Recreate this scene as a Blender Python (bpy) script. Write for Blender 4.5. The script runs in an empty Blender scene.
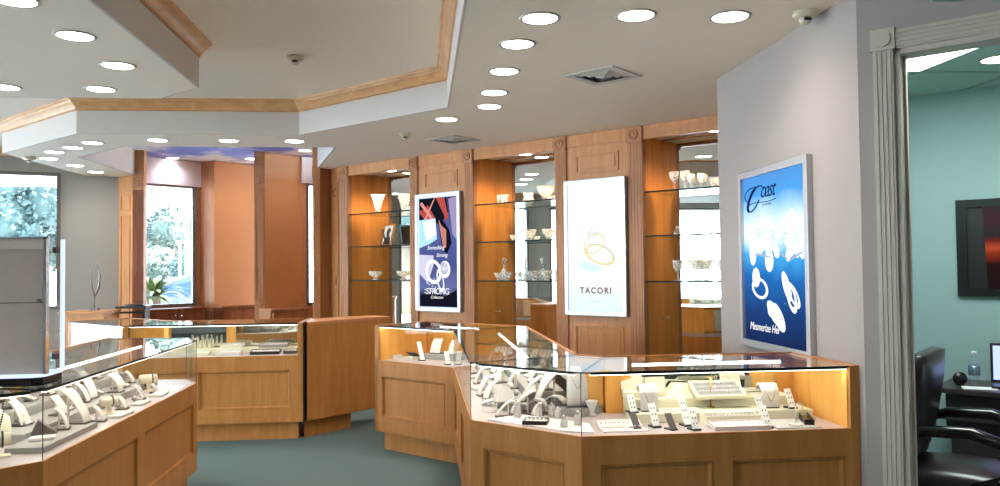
import bpy, bmesh, math, random
from math import sin, cos, pi, sqrt, radians, hypot, atan2
from mathutils import Matrix, Vector
from mathutils.geometry import tessellate_polygon
random.seed(7)
S = bpy.context.scene
COL = S.collection
s2 = sqrt(.5)

# ------------------------------------------------------------------ camera, world, exposure
cam_d = bpy.data.cameras.new('camera'); cam = bpy.data.objects.new('camera', cam_d); COL.objects.link(cam)
cam_d.sensor_width = 36; cam_d.lens = 36 * 793.27 / 1000; cam_d.clip_start = .05; cam_d.clip_end = 400
def cam_matrix(yaw, pitch, roll, loc):
    f = Vector((sin(yaw)*cos(pitch), cos(yaw)*cos(pitch), sin(pitch)))
    r = Vector((cos(yaw), -sin(yaw), 0)); u = r.cross(f)
    r2 = r*cos(roll) + u*sin(roll); u2 = -r*sin(roll) + u*cos(roll)
    m = Matrix((r2, u2, -f)).transposed().to_4x4(); m.translation = loc
    return m
cam.matrix_world = cam_matrix(.0982545, .0303384, -.0105371, Vector((0, 0, 1.51)))
S.camera = cam

W = bpy.data.worlds.new('sky'); S.world = W; W.use_nodes = True
wn = W.node_tree; wn.nodes.clear()
wo = wn.nodes.new('ShaderNodeOutputWorld'); wb = wn.nodes.new('ShaderNodeBackground')
wg = wn.nodes.new('ShaderNodeTexCoord'); wsx = wn.nodes.new('ShaderNodeSeparateXYZ'); wr = wn.nodes.new('ShaderNodeValToRGB')
wn.links.new(wg.outputs['Generated'], wsx.inputs[0]); wn.links.new(wsx.outputs['Z'], wr.inputs[0])
wr.color_ramp.elements[0].position = 0; wr.color_ramp.elements[0].color = (.86, .95, 1, 1)
wr.color_ramp.elements[1].position = .6; wr.color_ramp.elements[1].color = (.52, .74, 1, 1)
wn.links.new(wr.outputs[0], wb.inputs[0]); wb.inputs[1].default_value = 6.0
wn.links.new(wb.outputs[0], wo.inputs[0])

sun_d = bpy.data.lights.new('sun', 'SUN'); sun_d.energy = 26; sun_d.angle = .01; sun_d.color = (1, .96, .9)
sun = bpy.data.objects.new('sun', sun_d); COL.objects.link(sun); sun.rotation_euler = Vector((.45, .25, .86)).to_track_quat('Z', 'Y').to_euler()

S.view_settings.view_transform = 'Standard'
S.view_settings.look = 'None'
S.view_settings.exposure = 1.36
S.view_settings.gamma = 1
S.view_settings.use_curve_mapping = False
cy = S.cycles
cy.use_denoising = True
cy.max_bounces = 9; cy.diffuse_bounces = 4; cy.glossy_bounces = 5; cy.transmission_bounces = 6; cy.transparent_max_bounces = 24
cy.sample_clamp_indirect = 4; cy.caustics_reflective = False; cy.caustics_refractive = False
SPOT_W = 13.5        # downlight spot power
CASE_W = .7         # showcase tube light power per metre

# ------------------------------------------------------------------ materials
MATS = {}
def srgb(r, g, b):
    f = lambda c: (c/255/12.92 if c/255 <= .04045 else ((c/255+.055)/1.055)**2.4)
    return (f(r), f(g), f(b), 1)
def new_mat(name):
    m = bpy.data.materials.new(name); m.use_nodes = True; m.node_tree.nodes.clear()
    MATS[name] = m
    return m, m.node_tree.nodes, m.node_tree.links
def pbr(name, col, rough=.5, metal=0, noise=0, nscale=8, bump=0, bscale=200, spec=.5, emit=None, estr=0):
    m, n, l = new_mat(name)
    o = n.new('ShaderNodeOutputMaterial'); b = n.new('ShaderNodeBsdfPrincipled'); l.new(b.outputs[0], o.inputs[0])
    b.inputs['Base Color'].default_value = col; b.inputs['Roughness'].default_value = rough
    b.inputs['Metallic'].default_value = metal; b.inputs['Specular IOR Level'].default_value = spec
    if noise or bump: tc = n.new('ShaderNodeTexCoord')
    if noise:
        t = n.new('ShaderNodeTexNoise'); t.inputs['Scale'].default_value = nscale; t.inputs['Detail'].default_value = 5
        l.new(tc.outputs['Object'], t.inputs[0])
        mx = n.new('ShaderNodeMix'); mx.data_type = 'RGBA'
        mx.inputs[6].default_value = tuple(c*(1-noise) for c in col[:3]) + (1,)
        mx.inputs[7].default_value = tuple(min(1, c*(1+noise)) for c in col[:3]) + (1,)
        l.new(t.outputs[0], mx.inputs[0]); l.new(mx.outputs[2], b.inputs['Base Color'])
    if bump:
        t2 = n.new('ShaderNodeTexNoise'); t2.inputs['Scale'].default_value = bscale; l.new(tc.outputs['Object'], t2.inputs[0])
        bp = n.new('ShaderNodeBump'); bp.inputs['Strength'].default_value = bump; bp.inputs['Distance'].default_value = .01
        l.new(t2.outputs[0], bp.inputs['Height']); l.new(bp.outputs[0], b.inputs['Normal'])
    if emit:
        b.inputs['Emission Color'].default_value = emit; b.inputs['Emission Strength'].default_value = estr
    return m
def wood(name, c1, c2, rough=.38, scale=(3.2, 3.2, .35), plank=0):
    m, n, l = new_mat(name)
    o = n.new('ShaderNodeOutputMaterial'); b = n.new('ShaderNodeBsdfPrincipled'); l.new(b.outputs[0], o.inputs[0])
    tc = n.new('ShaderNodeTexCoord'); mp = n.new('ShaderNodeMapping'); mp.inputs['Scale'].default_value = scale
    l.new(tc.outputs['Object'], mp.inputs[0])
    t = n.new('ShaderNodeTexNoise'); t.inputs['Scale'].default_value = 6; t.inputs['Detail'].default_value = 7; t.inputs['Distortion'].default_value = .6
    l.new(mp.outputs[0], t.inputs[0])
    t3 = n.new('ShaderNodeTexNoise'); t3.inputs['Scale'].default_value = 60; t3.inputs['Detail'].default_value = 3
    l.new(mp.outputs[0], t3.inputs[0])
    ad = n.new('ShaderNodeMath'); ad.operation = 'MULTIPLY_ADD'; l.new(t3.outputs[0], ad.inputs[0]); ad.inputs[1].default_value = .35
    l.new(t.outputs[0], ad.inputs[2])
    r = n.new('ShaderNodeValToRGB'); r.color_ramp.elements[0].position = .45; r.color_ramp.elements[1].position = .9
    r.color_ramp.elements[0].color = c1; r.color_ramp.elements[1].color = c2
    l.new(ad.outputs[0], r.inputs[0]); l.new(r.outputs[0], b.inputs['Base Color'])
    b.inputs['Roughness'].default_value = rough; b.inputs['Specular IOR Level'].default_value = .2
    return m
def emis(name, col, st, vary=0):
    m, n, l = new_mat(name)
    o = n.new('ShaderNodeOutputMaterial'); e = n.new('ShaderNodeEmission'); l.new(e.outputs[0], o.inputs[0])
    e.inputs[0].default_value = col; e.inputs[1].default_value = st*(.78 if name.startswith('art_') else 1)
    return m
def glass(name, tint=(1, 1, 1, 1), ior=1.45, white=0, rough=0):
    m, n, l = new_mat(name)
    o = n.new('ShaderNodeOutputMaterial'); t = n.new('ShaderNodeBsdfTransparent'); g = n.new('ShaderNodeBsdfGlossy')
    t.inputs[0].default_value = tint; g.inputs['Roughness'].default_value = rough
    f = n.new('ShaderNodeFresnel'); f.inputs[0].default_value = ior
    gm = n.new('ShaderNodeNewGeometry'); sb_ = n.new('ShaderNodeMath'); sb_.operation = 'SUBTRACT'; sb_.inputs[0].default_value = 1; l.new(gm.outputs['Backfacing'], sb_.inputs[1])
    ml = n.new('ShaderNodeMath'); ml.operation = 'MULTIPLY'; l.new(f.outputs[0], ml.inputs[0]); l.new(sb_.outputs[0], ml.inputs[1])
    mx = n.new('ShaderNodeMixShader'); l.new(ml.outputs[0], mx.inputs[0]); l.new(t.outputs[0], mx.inputs[1]); l.new(g.outputs[0], mx.inputs[2])
    if white:
        d = n.new('ShaderNodeBsdfDiffuse'); d.inputs[0].default_value = (.97, .98, .98, 1)
        tr = n.new('ShaderNodeBsdfTranslucent'); tr.inputs[0].default_value = (.95, .97, 1, 1)
        a = n.new('ShaderNodeMixShader'); a.inputs[0].default_value = .5; l.new(d.outputs[0], a.inputs[1]); l.new(tr.outputs[0], a.inputs[2])
        tc = n.new('ShaderNodeTexCoord'); v = n.new('ShaderNodeTexVoronoi'); v.inputs['Scale'].default_value = 55
        l.new(tc.outputs['Object'], v.inputs[0])
        mr = n.new('ShaderNodeMapRange'); mr.inputs[1].default_value = .1; mr.inputs[2].default_value = .6
        mr.inputs[3].default_value = min(1, white*1.9); mr.inputs[4].default_value = white*.35
        l.new(v.outputs['Distance'], mr.inputs[0])
        m2 = n.new('ShaderNodeMixShader'); l.new(mr.outputs[0], m2.inputs[0]); l.new(mx.outputs[0], m2.inputs[1]); l.new(a.outputs[0], m2.inputs[2])
        l.new(m2.outputs[0], o.inputs[0])
    else:
        l.new(mx.outputs[0], o.inputs[0])
    return m

wood('maple', srgb(174, 114, 60), srgb(192, 135, 77))
wood('maple_dark', srgb(160, 104, 62), srgb(180, 124, 80))
wood('maple_shelf', srgb(188, 132, 90), srgb(208, 154, 108))
wood('maple_flute', srgb(166, 114, 80), srgb(190, 138, 100))
wood('amber', srgb(220, 154, 74), srgb(236, 174, 92), rough=.3)
wood('bay_wood', srgb(220, 142, 72), srgb(236, 164, 92), rough=.35)
wood('cherry', srgb(112, 62, 40), srgb(150, 92, 60), rough=.3)
wood('crown_wood', srgb(196, 146, 98), srgb(222, 174, 124), rough=.32, scale=(1, 1, 3))
pbr('window_panel', srgb(200, 140, 86), .42, noise=.06, nscale=5)
pbr('wall', srgb(154, 145, 141), .75, noise=.015, nscale=3)
pbr('wall_beige', srgb(164, 162, 154), .75)
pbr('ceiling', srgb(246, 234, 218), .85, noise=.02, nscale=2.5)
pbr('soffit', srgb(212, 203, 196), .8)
pbr('trim_paint', srgb(182, 172, 160), .45)
pbr('fascia', srgb(222, 214, 212), .6)
pbr('carpet', srgb(84, 105, 104), .95, noise=.25, nscale=160, bump=.4, bscale=500)
pbr('teal_wall', srgb(144, 172, 170), .8)
pbr('office_ceiling', srgb(176, 200, 192), .9, noise=.03, nscale=90)
pbr('grid_metal', srgb(150, 170, 165), .5)
pbr('laminate', srgb(180, 164, 164), .35)
pbr('aluminium', srgb(190, 192, 196), .35, .7)
pbr('dark_alu', srgb(118, 112, 106), .4, .5)
pbr('chrome', srgb(225, 228, 235), .12, 1)
pbr('black', srgb(22, 20, 20), .35)
pbr('black_gloss', srgb(18, 14, 14), .15)
pbr('leather', srgb(40, 30, 32), .3)
pbr('white_leather', srgb(212, 206, 200), .5)
pbr('cream', srgb(216, 209, 182), .5)
pbr('grey_fabric', srgb(150, 146, 142), .8)
pbr('grey_light', srgb(186, 182, 180), .7)
pbr('dark_grey', srgb(84, 76, 74), .6)
pbr('taupe', srgb(176, 162, 150), .85, noise=.08, nscale=25)
pbr('taupe_light', srgb(196, 184, 174), .8)
pbr('pink', srgb(226, 208, 204), .6)
pbr('gold', srgb(212, 175, 95), .25, 1)
pbr('silver', srgb(215, 215, 218), .2, 1)
pbr('diamond', srgb(245, 248, 252), .05, 0, spec=1)
pbr('onyx', srgb(26, 26, 30), .2)
pbr('steel_dark', srgb(110, 108, 106), .3, .8)
pbr('detector_plastic', srgb(206, 196, 172), .5)
pbr('vent_metal', srgb(200, 196, 188), .5)
pbr('painted_duct_dark', srgb(30, 30, 30), .9)
pbr('desk', srgb(52, 44, 46), .35)
pbr('asphalt', srgb(176, 176, 176), .9, noise=.1)
pbr('car_paint', srgb(96, 112, 128), .25, .2)
pbr('car_glass', srgb(60, 84, 112), .1)
pbr('tyre', srgb(40, 40, 42), .8)
pbr('bark', srgb(110, 96, 82), .9)
pbr('leaf_a', srgb(64, 78, 70), .8, noise=.3, nscale=3)
pbr('leaf_b', srgb(54, 75, 73), .8, noise=.3, nscale=3)
pbr('leaf_c', srgb(66, 84, 44), .7, noise=.3, nscale=6)
pbr('white_paint', srgb(200, 203, 208), .5)
pbr('paper', srgb(238, 238, 236), .6)
pbr('photo_ink', srgb(44, 46, 52), .4)
pbr('photo_grey', srgb(205, 205, 206), .5)
emis('lamp_disc', (1, .97, .92, 1), 9)
emis('lamp_cool', (.85, .88, 1, 1), 6)
emis('tube_glow', (1, .96, .86, 1), 6)
emis('office_glow', (.93, 1, .98, 1), 4)
emis('screen_glow', srgb(150, 165, 225), .9)
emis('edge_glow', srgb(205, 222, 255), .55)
glass('case_glass', (.975, .99, .98, 1))
glass('pane', (.96, .99, 1, 1))
glass('shelf_glass', (.9, .96, .94, 1))
glass('crystal', (.97, .985, .99, 1), 1.5, white=.85, rough=.03)
glass('acrylic', (.93, .95, .99, 1), 1.5, white=.1)
pbr('glass_edge', srgb(30, 44, 40), .6, spec=.15)
pbr('glass_edge_light', srgb(168, 176, 172), .2)
def mirror_mat():
    m, n, l = new_mat('mirror'); o = n.new('ShaderNodeOutputMaterial'); g = n.new('ShaderNodeBsdfGlossy')
    g.inputs[0].default_value = (.86, .9, .88, 1); g.inputs['Roughness'].default_value = .0; l.new(g.outputs[0], o.inputs[0])
mirror_mat()
def sky_mural():
    m, n, l = new_mat('sky_mural'); o = n.new('ShaderNodeOutputMaterial'); b = n.new('ShaderNodeBsdfPrincipled'); l.new(b.outputs[0], o.inputs[0])
    tc = n.new('ShaderNodeTexCoord'); mp = n.new('ShaderNodeMapping'); mp.inputs['Scale'].default_value = (1.1, .8, 1); l.new(tc.outputs['Object'], mp.inputs[0])
    t = n.new('ShaderNodeTexNoise'); t.inputs['Scale'].default_value = 1.5; t.inputs['Detail'].default_value = 5; l.new(mp.outputs[0], t.inputs[0])
    r = n.new('ShaderNodeValToRGB'); r.color_ramp.elements[0].position = .45; r.color_ramp.elements[0].color = srgb(118, 130, 214)
    r.color_ramp.elements[1].position = .57; r.color_ramp.elements[1].color = srgb(240, 238, 244); l.new(t.outputs[0], r.inputs[0])
    l.new(r.outputs[0], b.inputs['Base Color']); b.inputs['Roughness'].default_value = .8
sky_mural()
def poster_mat(name, stops, axis='Z', lo=0, hi=1, noise=0, nscale=3, estr=1.0, cloud=None):
    m, n, l = new_mat(name); o = n.new('ShaderNodeOutputMaterial'); e = n.new('ShaderNodeEmission'); l.new(e.outputs[0], o.inputs[0])
    e.inputs[1].default_value = estr*.78
    tc = n.new('ShaderNodeTexCoord'); sx = n.new('ShaderNodeSeparateXYZ'); l.new(tc.outputs['Object'], sx.inputs[0])
    mr = n.new('ShaderNodeMapRange'); mr.inputs[1].default_value = lo; mr.inputs[2].default_value = hi; l.new(sx.outputs[axis], mr.inputs[0])
    src = mr.outputs[0]
    if noise:
        t = n.new('ShaderNodeTexNoise'); t.inputs['Scale'].default_value = nscale; t.inputs['Detail'].default_value = 5; l.new(tc.outputs['Object'], t.inputs[0])
        a = n.new('ShaderNodeMath'); a.operation = 'MULTIPLY_ADD'; l.new(t.outputs[0], a.inputs[0]); a.inputs[1].default_value = noise; 
        b2 = n.new('ShaderNodeMath'); b2.operation = 'ADD'; b2.inputs[1].default_value = -noise/2; l.new(src, b2.inputs[0]); l.new(b2.outputs[0], a.inputs[2]); src = a.outputs[0]
    r = n.new('ShaderNodeValToRGB'); els = r.color_ramp.elements
    els[0].position = stops[0][0]; els[0].color = srgb(*stops[0][1]); els[1].position = stops[-1][0]; els[1].color = srgb(*stops[-1][1])
    for p, c in stops[1:-1]:
        q = els.new(p); q.color = srgb(*c)
    l.new(src, r.inputs[0]); l.new(r.outputs[0], e.inputs[0])
    return m

# ------------------------------------------------------------------ mesh helpers
def T(x, y, z): return Matrix.Translation((x, y, z))
def RZ(a): return Matrix.Rotation(a, 4, 'Z')
def RX(a): return Matrix.Rotation(a, 4, 'X')
def RY(a): return Matrix.Rotation(a, 4, 'Y')
I4 = Matrix.Identity(4)
class MB:
    def __init__(s, M=I4): s.bm = bmesh.new(); s.M = M
    def _f(s, vs, fs, mi=0, M=None, smooth=False):
        M = s.M @ (M or I4)
        v = [s.bm.verts.new(M @ Vector(p)) for p in vs]
        for f in fs:
            try:
                q = s.bm.faces.new([v[i] for i in f]); q.material_index = mi; q.smooth = smooth
            except ValueError: pass
        return s
    def box(s, x0, x1, y0, y1, z0, z1, mi=0, M=None):
        return s._f([(x0,y0,z0),(x1,y0,z0),(x1,y1,z0),(x0,y1,z0),(x0,y0,z1),(x1,y0,z1),(x1,y1,z1),(x0,y1,z1)],
                    [(0,3,2,1),(4,5,6,7),(0,1,5,4),(1,2,6,5),(2,3,7,6),(3,0,4,7)], mi, M)
    def prism(s, pts, z0, z1, mi=0, side=None, M=None):
        n = len(pts)
        tri = tessellate_polygon([[Vector((p[0], p[1], 0)) for p in pts]])
        vs = [(p[0], p[1], z0) for p in pts] + [(p[0], p[1], z1) for p in pts]
        area = sum(pts[i][0]*pts[(i+1) % n][1] - pts[(i+1) % n][0]*pts[i][1] for i in range(n))
        fs = []
        for t in tri:
            a, b, c = t
            ar = (pts[b][0]-pts[a][0])*(pts[c][1]-pts[a][1]) - (pts[c][0]-pts[a][0])*(pts[b][1]-pts[a][1])
            if ar < 0: a, b, c = a, c, b
            fs.append((a, c, b)); fs.append((a+n, b+n, c+n))
        s._f(vs, fs, mi, M)
        sd = mi if side is None else side
        sf = [(i, (i+1) % n, (i+1) % n + n, i+n) if area > 0 else (i, i+n, (i+1) % n + n, (i+1) % n) for i in range(n)]
        return s._f(vs, sf, sd, M)
    def tube(s, pts, r, seg=8, mi=0, M=None, closed=False, taper=None):
        P = [Vector(p) for p in pts]; n = len(P); vs = []; fs = []
        up = Vector((0, 0, 1))
        prev = None
        for i, p in enumerate(P):
            d = (P[(i+1) % n] - P[i-1]) if closed else (P[min(i+1, n-1)] - P[max(i-1, 0)])
            d.normalize()
            if prev is None:
                a = d.cross(up)
                if a.length < .01: a = d.cross(Vector((1, 0, 0)))
            else:
                a = prev - d*prev.dot(d)
            a.normalize(); prev = a.copy(); b = d.cross(a)
            rr = r if taper is None else r*taper[i]
            for k in range(seg):
                t = 2*pi*k/seg; vs.append(tuple(p + a*(rr*cos(t)) + b*(rr*sin(t))))
        m = n if closed else n-1
        for i in range(m):
            for k in range(seg):
                j = (i+1) % n
                fs.append((i*seg+k, i*seg+(k+1) % seg, j*seg+(k+1) % seg, j*seg+k))
        if not closed:
            fs.append(tuple(range(seg-1, -1, -1))); fs.append(tuple(range((n-1)*seg, n*seg)))
        return s._f(vs, fs, mi, M, True)
    def lathe(s, prof, seg=20, mi=0, M=None, smooth=True, star=None):
        vs = []; fs = []
        for j, (r, z) in enumerate(prof):
            for k in range(seg):
                t = 2*pi*k/seg; q = r*(1 + (star*(k % 2) if star and .2 < j/len(prof) else 0)); vs.append((q*cos(t), q*sin(t), z))
        for j in range(len(prof)-1):
            for k in range(seg):
                fs.append((j*seg+k, j*seg+(k+1) % seg, (j+1)*seg+(k+1) % seg, (j+1)*seg+k))
        if prof[0][0] > 0: fs.append(tuple(range(seg-1, -1, -1)))
        if prof[-1][0] > 0: fs.append(tuple(range((len(prof)-1)*seg, len(prof)*seg)))
        return s._f(vs, fs, mi, M, smooth)
    def ball(s, c, r, seg=10, mi=0, sc=(1, 1, 1)):
        pr = [(max(r*sin(pi*i/6), .0), -r*cos(pi*i/6)) for i in range(7)]
        pr[0] = (r*.02, -r); pr[-1] = (r*.02, r)
        return s.lathe(pr, seg, mi, T(*c) @ Matrix.Diagonal((*sc, 1)))
    def sweep(s, path, prof, mi=0, closed=False):
        # path: 2-D points, prof: (offset to the left of travel, z)
        n = len(path); rings = []
        for i in range(n):
            def nrm(a, b):
                d = Vector((b[0]-a[0], b[1]-a[1])); d.normalize(); return Vector((-d.y, d.x))
            if closed or 0 < i < n-1:
                n1 = nrm(path[i-1], path[i]); n2 = nrm(path[i], path[(i+1) % n]); m = n1+n2; m /= (1 + n1.dot(n2))
            elif i == 0: m = nrm(path[0], path[1])
            else: m = nrm(path[-2], path[-1])
            rings.append([(path[i][0]+m.x*o, path[i][1]+m.y*o, z) for o, z in prof])
        k = len(prof); vs = [v for r in rings for v in r]; fs = []
        for i in range(n if closed else n-1):
            for j in range(k):
                a = i*k+j; b = i*k+(j+1) % k; c = ((i+1) % n)*k
                fs.append((a, b, c+(j+1) % k, c+j))
        if not closed: fs += [tuple(range(k)), tuple(range((n-1)*k, n*k))[::-1]]
        return s._f(vs, fs, mi)
def mk(name, mb, mats, parent=None, loc=(0, 0, 0), rz=0, bevel=0):
    me = bpy.data.meshes.new(name)
    if bevel:
        bmesh.ops.remove_doubles(mb.bm, verts=mb.bm.verts, dist=1e-5)
        es = [e for e in mb.bm.edges if len(e.link_faces) == 2 and e.calc_face_angle(0) > .6]
        if es: bmesh.ops.bevel(mb.bm, geom=es, offset=bevel, segments=2, affect='EDGES', profile=.7)
    bmesh.ops.recalc_face_normals(mb.bm, faces=mb.bm.faces)
    mb.bm.to_mesh(me); mb.bm.free()
    for m in (mats if isinstance(mats, (list, tuple)) else [mats]): me.materials.append(MATS[m])
    o = bpy.data.objects.new(name, me); COL.objects.link(o)
    if parent: o.parent = parent
    o.location = loc; o.rotation_euler = (0, 0, rz)
    return o
def tag(o, label, cat, group=None, kind=None):
    if label: o['label'] = label
    if cat: o['category'] = cat
    if group: o['group'] = group
    if kind: o['kind'] = kind
    return o
def thing(name, label, cat, loc=(0, 0, 0), rz=0, group=None):
    o = bpy.data.objects.new(name, None); COL.objects.link(o); o.location = loc; o.rotation_euler = (0, 0, rz); o.empty_display_size = .1
    return tag(o, label, cat, group)
def struct(name, mb, m, parent=None):
    o = mk(name, mb, m, parent)
    if not parent: o['kind'] = 'structure'
    return o
def dup(root, loc, rz=None, label=None, group=None, scale=None):
    r = root.copy(); COL.objects.link(r); r.location = loc
    if rz is not None: r.rotation_euler = (0, 0, rz)
    if scale: r.scale = (scale,)*3
    if label: r['label'] = label
    if group: r['group'] = group
    for ch in list(root.children):
        c = ch.copy(); COL.objects.link(c); c.parent = r
        for g in list(ch.children):
            d = g.copy(); COL.objects.link(d); d.parent = c
    return r
def text(name, body, size, m, parent, M, shear=0, align='CENTER', extrude=.0005, width=1.0, bold=0):
    c = bpy.data.curves.new(name, 'FONT'); c.body = body; c.size = size; c.shear = shear; c.align_x = align; c.extrude = extrude
    c.space_character = width; c.offset = bold; c.materials.append(MATS[m])
    tmp = bpy.data.objects.new(name, c); COL.objects.link(tmp)
    me = bpy.data.meshes.new_from_object(tmp); bpy.data.objects.remove(tmp)
    me.materials.clear(); me.materials.append(MATS[m])
    o = bpy.data.objects.new(name, me); COL.objects.link(o); o.parent = parent; o.matrix_local = M
    return o

H, HU = 2.78, 3.10
# ------------------------------------------------------------------ floor and ceilings
struct('floor', MB().box(-9, 7, -4.2, 14, -.06, 0), 'carpet')
low = [(.22, -4.2), (.22, 6.26), (-1.14, 7.62), (-3.15, 7.62), (-4.43, 8.90), (-4.43, 10.97), (-4.06, 11.12), (-3.8, 10.92), (-3.8, 9.17), (-3.01, 8.38),
       (-.87, 8.38), (-1.27, 10.13), (-1.0, 10.6), (.2, 11.4), (5.2, 6.2), (5.2, -4.2)]
struct('ceiling', MB().prism(low, H, H+.03), 'ceiling')
island = [(-1.546, -1.5), (-1.546, 5.658), (-1.91, 6.03), (-4.6, 6.03), (-6.2, 4.4), (-6.2, -1.5)]
struct('ceiling_island', MB().prism(island, H, H+.03), 'ceiling')
struct('ceiling_upper', MB().prism([(.3, -4.2), (.3, 7.0), (-1.1, 8.3), (-3.3, 8.3), (-4.35, 9.2), (-4.35, 11.5), (-9, 11.5), (-9, -4.2)], HU, HU+.04), 'ceiling')
# vertical faces of the tray: outer edge and island edge
outer = [(.22, -4.2), (.22, 6.26), (-1.14, 7.62), (-3.15, 7.62), (-4.43, 8.90), (-4.43, 10.99)]
soff = [(.012, H-.001), (.012, HU), (-.004, HU), (-.004, H-.001)]
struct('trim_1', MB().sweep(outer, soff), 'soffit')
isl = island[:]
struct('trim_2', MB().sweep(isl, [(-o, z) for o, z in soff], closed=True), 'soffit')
crown = [(0, 2.992), (.020, 2.992), (.016, 3.004), (.024, 3.008), (.034, 3.026), (.052, 3.048), (.07, 3.062), (.076, 3.078), (.088, 3.083), (.092, HU), (0, HU)]
struct('trim_3', MB().sweep(outer, crown), 'crown_wood')
struct('trim_4', MB().sweep(isl, [(-o, z) for o, z in crown], closed=True), 'crown_wood')

# recessed lights -----------------------------------------------------------------------------
def spot(name, parent, w, col, z=-.02, ang=150, r=.07):
    l = bpy.data.lights.new(name, 'SPOT'); l.energy = w; l.color = col; l.spot_size = radians(ang); l.spot_blend = 1.0; l.shadow_soft_size = r
    o = bpy.data.objects.new(name, l); COL.objects.link(o); o.parent = parent; o.location = (0, 0, z)
    return o
def downlight(x, y, z, label, disc='lamp_disc', w=None, col=(1, .9, .78), group='recessed ceiling downlights', r=.088):
    t = thing('recessed_downlight', label, 'ceiling light', (x, y, z), 0, group)
    mk('trim_ring', MB().lathe([(r, -.002), (r+.004, -.006), (r+.018, -.005), (r+.02, .0), (r, .0)], 32), 'trim_paint', t)
    mk('lens', MB().lathe([(.0001, -.004), (r, -.004), (r, -.001)], 32), disc, t)
    spot('downlight_lamp', t, SPOT_W if w is None else w, col)
    return t
LI = [(-1.88, 3.87, 'near island corner at top left'), (-1.85, 4.44, 'second from picture top on the island ceiling'), (-1.86, 5.07, 'third along the island edge'),
      (-2.22, 5.74, 'just above the lit crown moulding corner'), (-2.84, 5.71, 'at the left picture edge of the island ceiling')]
for x, y, d in LI: downlight(x, y, H, 'round recessed downlight on the island ceiling, ' + d)
LO = [(-3.23, 8.16, 'nearest the tray corner, first of six'), (-3.55, 8.48, 'second from the tray corner'), (-3.87, 8.80, 'third from the tray corner'),
      (-4.15, 9.30, 'beside the sprinkler over the left window'), (-4.12, 9.91, 'second from the far wall'), (-4.14, 10.55, 'closest to the far beige wall')]
for x, y, d in LO: downlight(x, y, H, 'small round downlight in the far left ceiling strip, ' + d, w=9)
for x, y, d in [(-2.55, 7.97, 'left one'), (-1.88, 7.98, 'middle one'), (-1.25, 7.99, 'right one')]:
    downlight(x, y, H, 'round downlight in front of the window alcove mural, %s of three' % d)
LR = [(.22, 6.77, 'alone beside the tray corner and sprinkler'), (.54, 6.21, 'farthest of the straight row by the tray'), (.53, 5.71, 'second farthest of the straight row'), (.54, 5.08, 'third farthest of the straight row'),
      (.55, 4.45, 'fourth farthest of the straight row'), (.61, 3.98, 'at the bend of the row near picture top'), (1.09, 3.90, 'in the middle above the square vent'), (1.58, 3.89, 'nearest the white wall, beside the sprinkler')]
for x, y, d in LR: downlight(x, y, H, 'round downlight in the right ceiling, ' + d)
for x, y, d in [(-3.51, 11.61, 'over the left window'), (-2.44, 11.67, 'behind the middle post'), (-1.56, 10.85, 'over the narrow right window')]:
    downlight(x, y, 3.108, 'violet-tinted downlight in the painted sky ceiling, ' + d, 'lamp_cool', 15, (.82, .8, 1), 'alcove downlights', .08)

for x, y in [(-.7, 2.6), (1.5, 1.1), (.2, .9), (2.8, .6)]:  # unseen lamps added to brighten showcase fronts, carpet and ceiling
    downlight(x, y, H, 'unseen downlight added on the entrance side to brighten fronts and ceiling', group='added unseen fill downlights')
def sprinkler(x, y, z, label, r=.055):
    t = thing('smoke_detector', label, 'detector', (x, y, z))
    mk('base', MB().lathe([(.0001, 0), (r, 0), (r, -.018), (r*.8, -.03), (.0001, -.03)], 24), 'detector_plastic', t)
    mk('sensor_head', MB().lathe([(.0001, -.03), (r*.45, -.03), (r*.5, -.045), (r*.35, -.062), (.0001, -.066)], 20), 'detector_plastic', t)
    mk('sensor_slot', MB().box(-r*.3, r*.3, -r*.52, -r*.3, -.05, -.038), 'black', t)
sprinkler(-.15, 7.48, H, 'small cream ceiling sensor above the first shelf bay')
sprinkler(1.93, 3.79, H, 'cream ceiling sensor right beside the tall white wall', .06)
sprinkler(-4.3, 9.19, H, 'cream ceiling sensor above the far left window', .07)
sprinkler(-.93, 6.0, HU, 'cream ceiling sensor inside the raised tray ceiling', .06)

def vent(x, y, size, label):
    t = thing('ceiling_vent', label, 'vent', (x, y, H), radians(45))
    h = size/2
    f = MB()
    for a in range(4):
        M = RZ(a*pi/2); f.prism([(-h, -h), (h, -h), (h*.72, -h*.72), (-h*.72, -h*.72)], -.008, 0, M=M)
    mk('frame', f, 'vent_metal', t)
    mk('duct_dark_sheet', MB().box(-h*.72, h*.72, -h*.72, h*.72, -.001, -.0005), 'painted_duct_dark', t)  # black sheet paints the duct's darkness; the ceiling behind is solid
    for k in range(3):
        a = h*(.66-.2*k); b = a - h*.1
        m = MB()
        for q in range(4):
            m._f([(-a, -a, -.002), (a, -a, -.002), (b, -b, -.012-.004*k), (-b, -b, -.012-.004*k)], [(0, 1, 2, 3), (3, 2, 1, 0)], 0, RZ(q*pi/2))
        mk('louvre', m, 'vent_metal', t)
    mk('centre_plate', MB().box(-h*.1, h*.1, -h*.1, h*.1, -.02, -.016), 'vent_metal', t)
vent(1.21, 5.16, .38, 'square white air vent in the ceiling above the white lightbox')
vent(.32, 7.84, .38, 'square white air vent in the ceiling above the dark lightbox')

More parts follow.
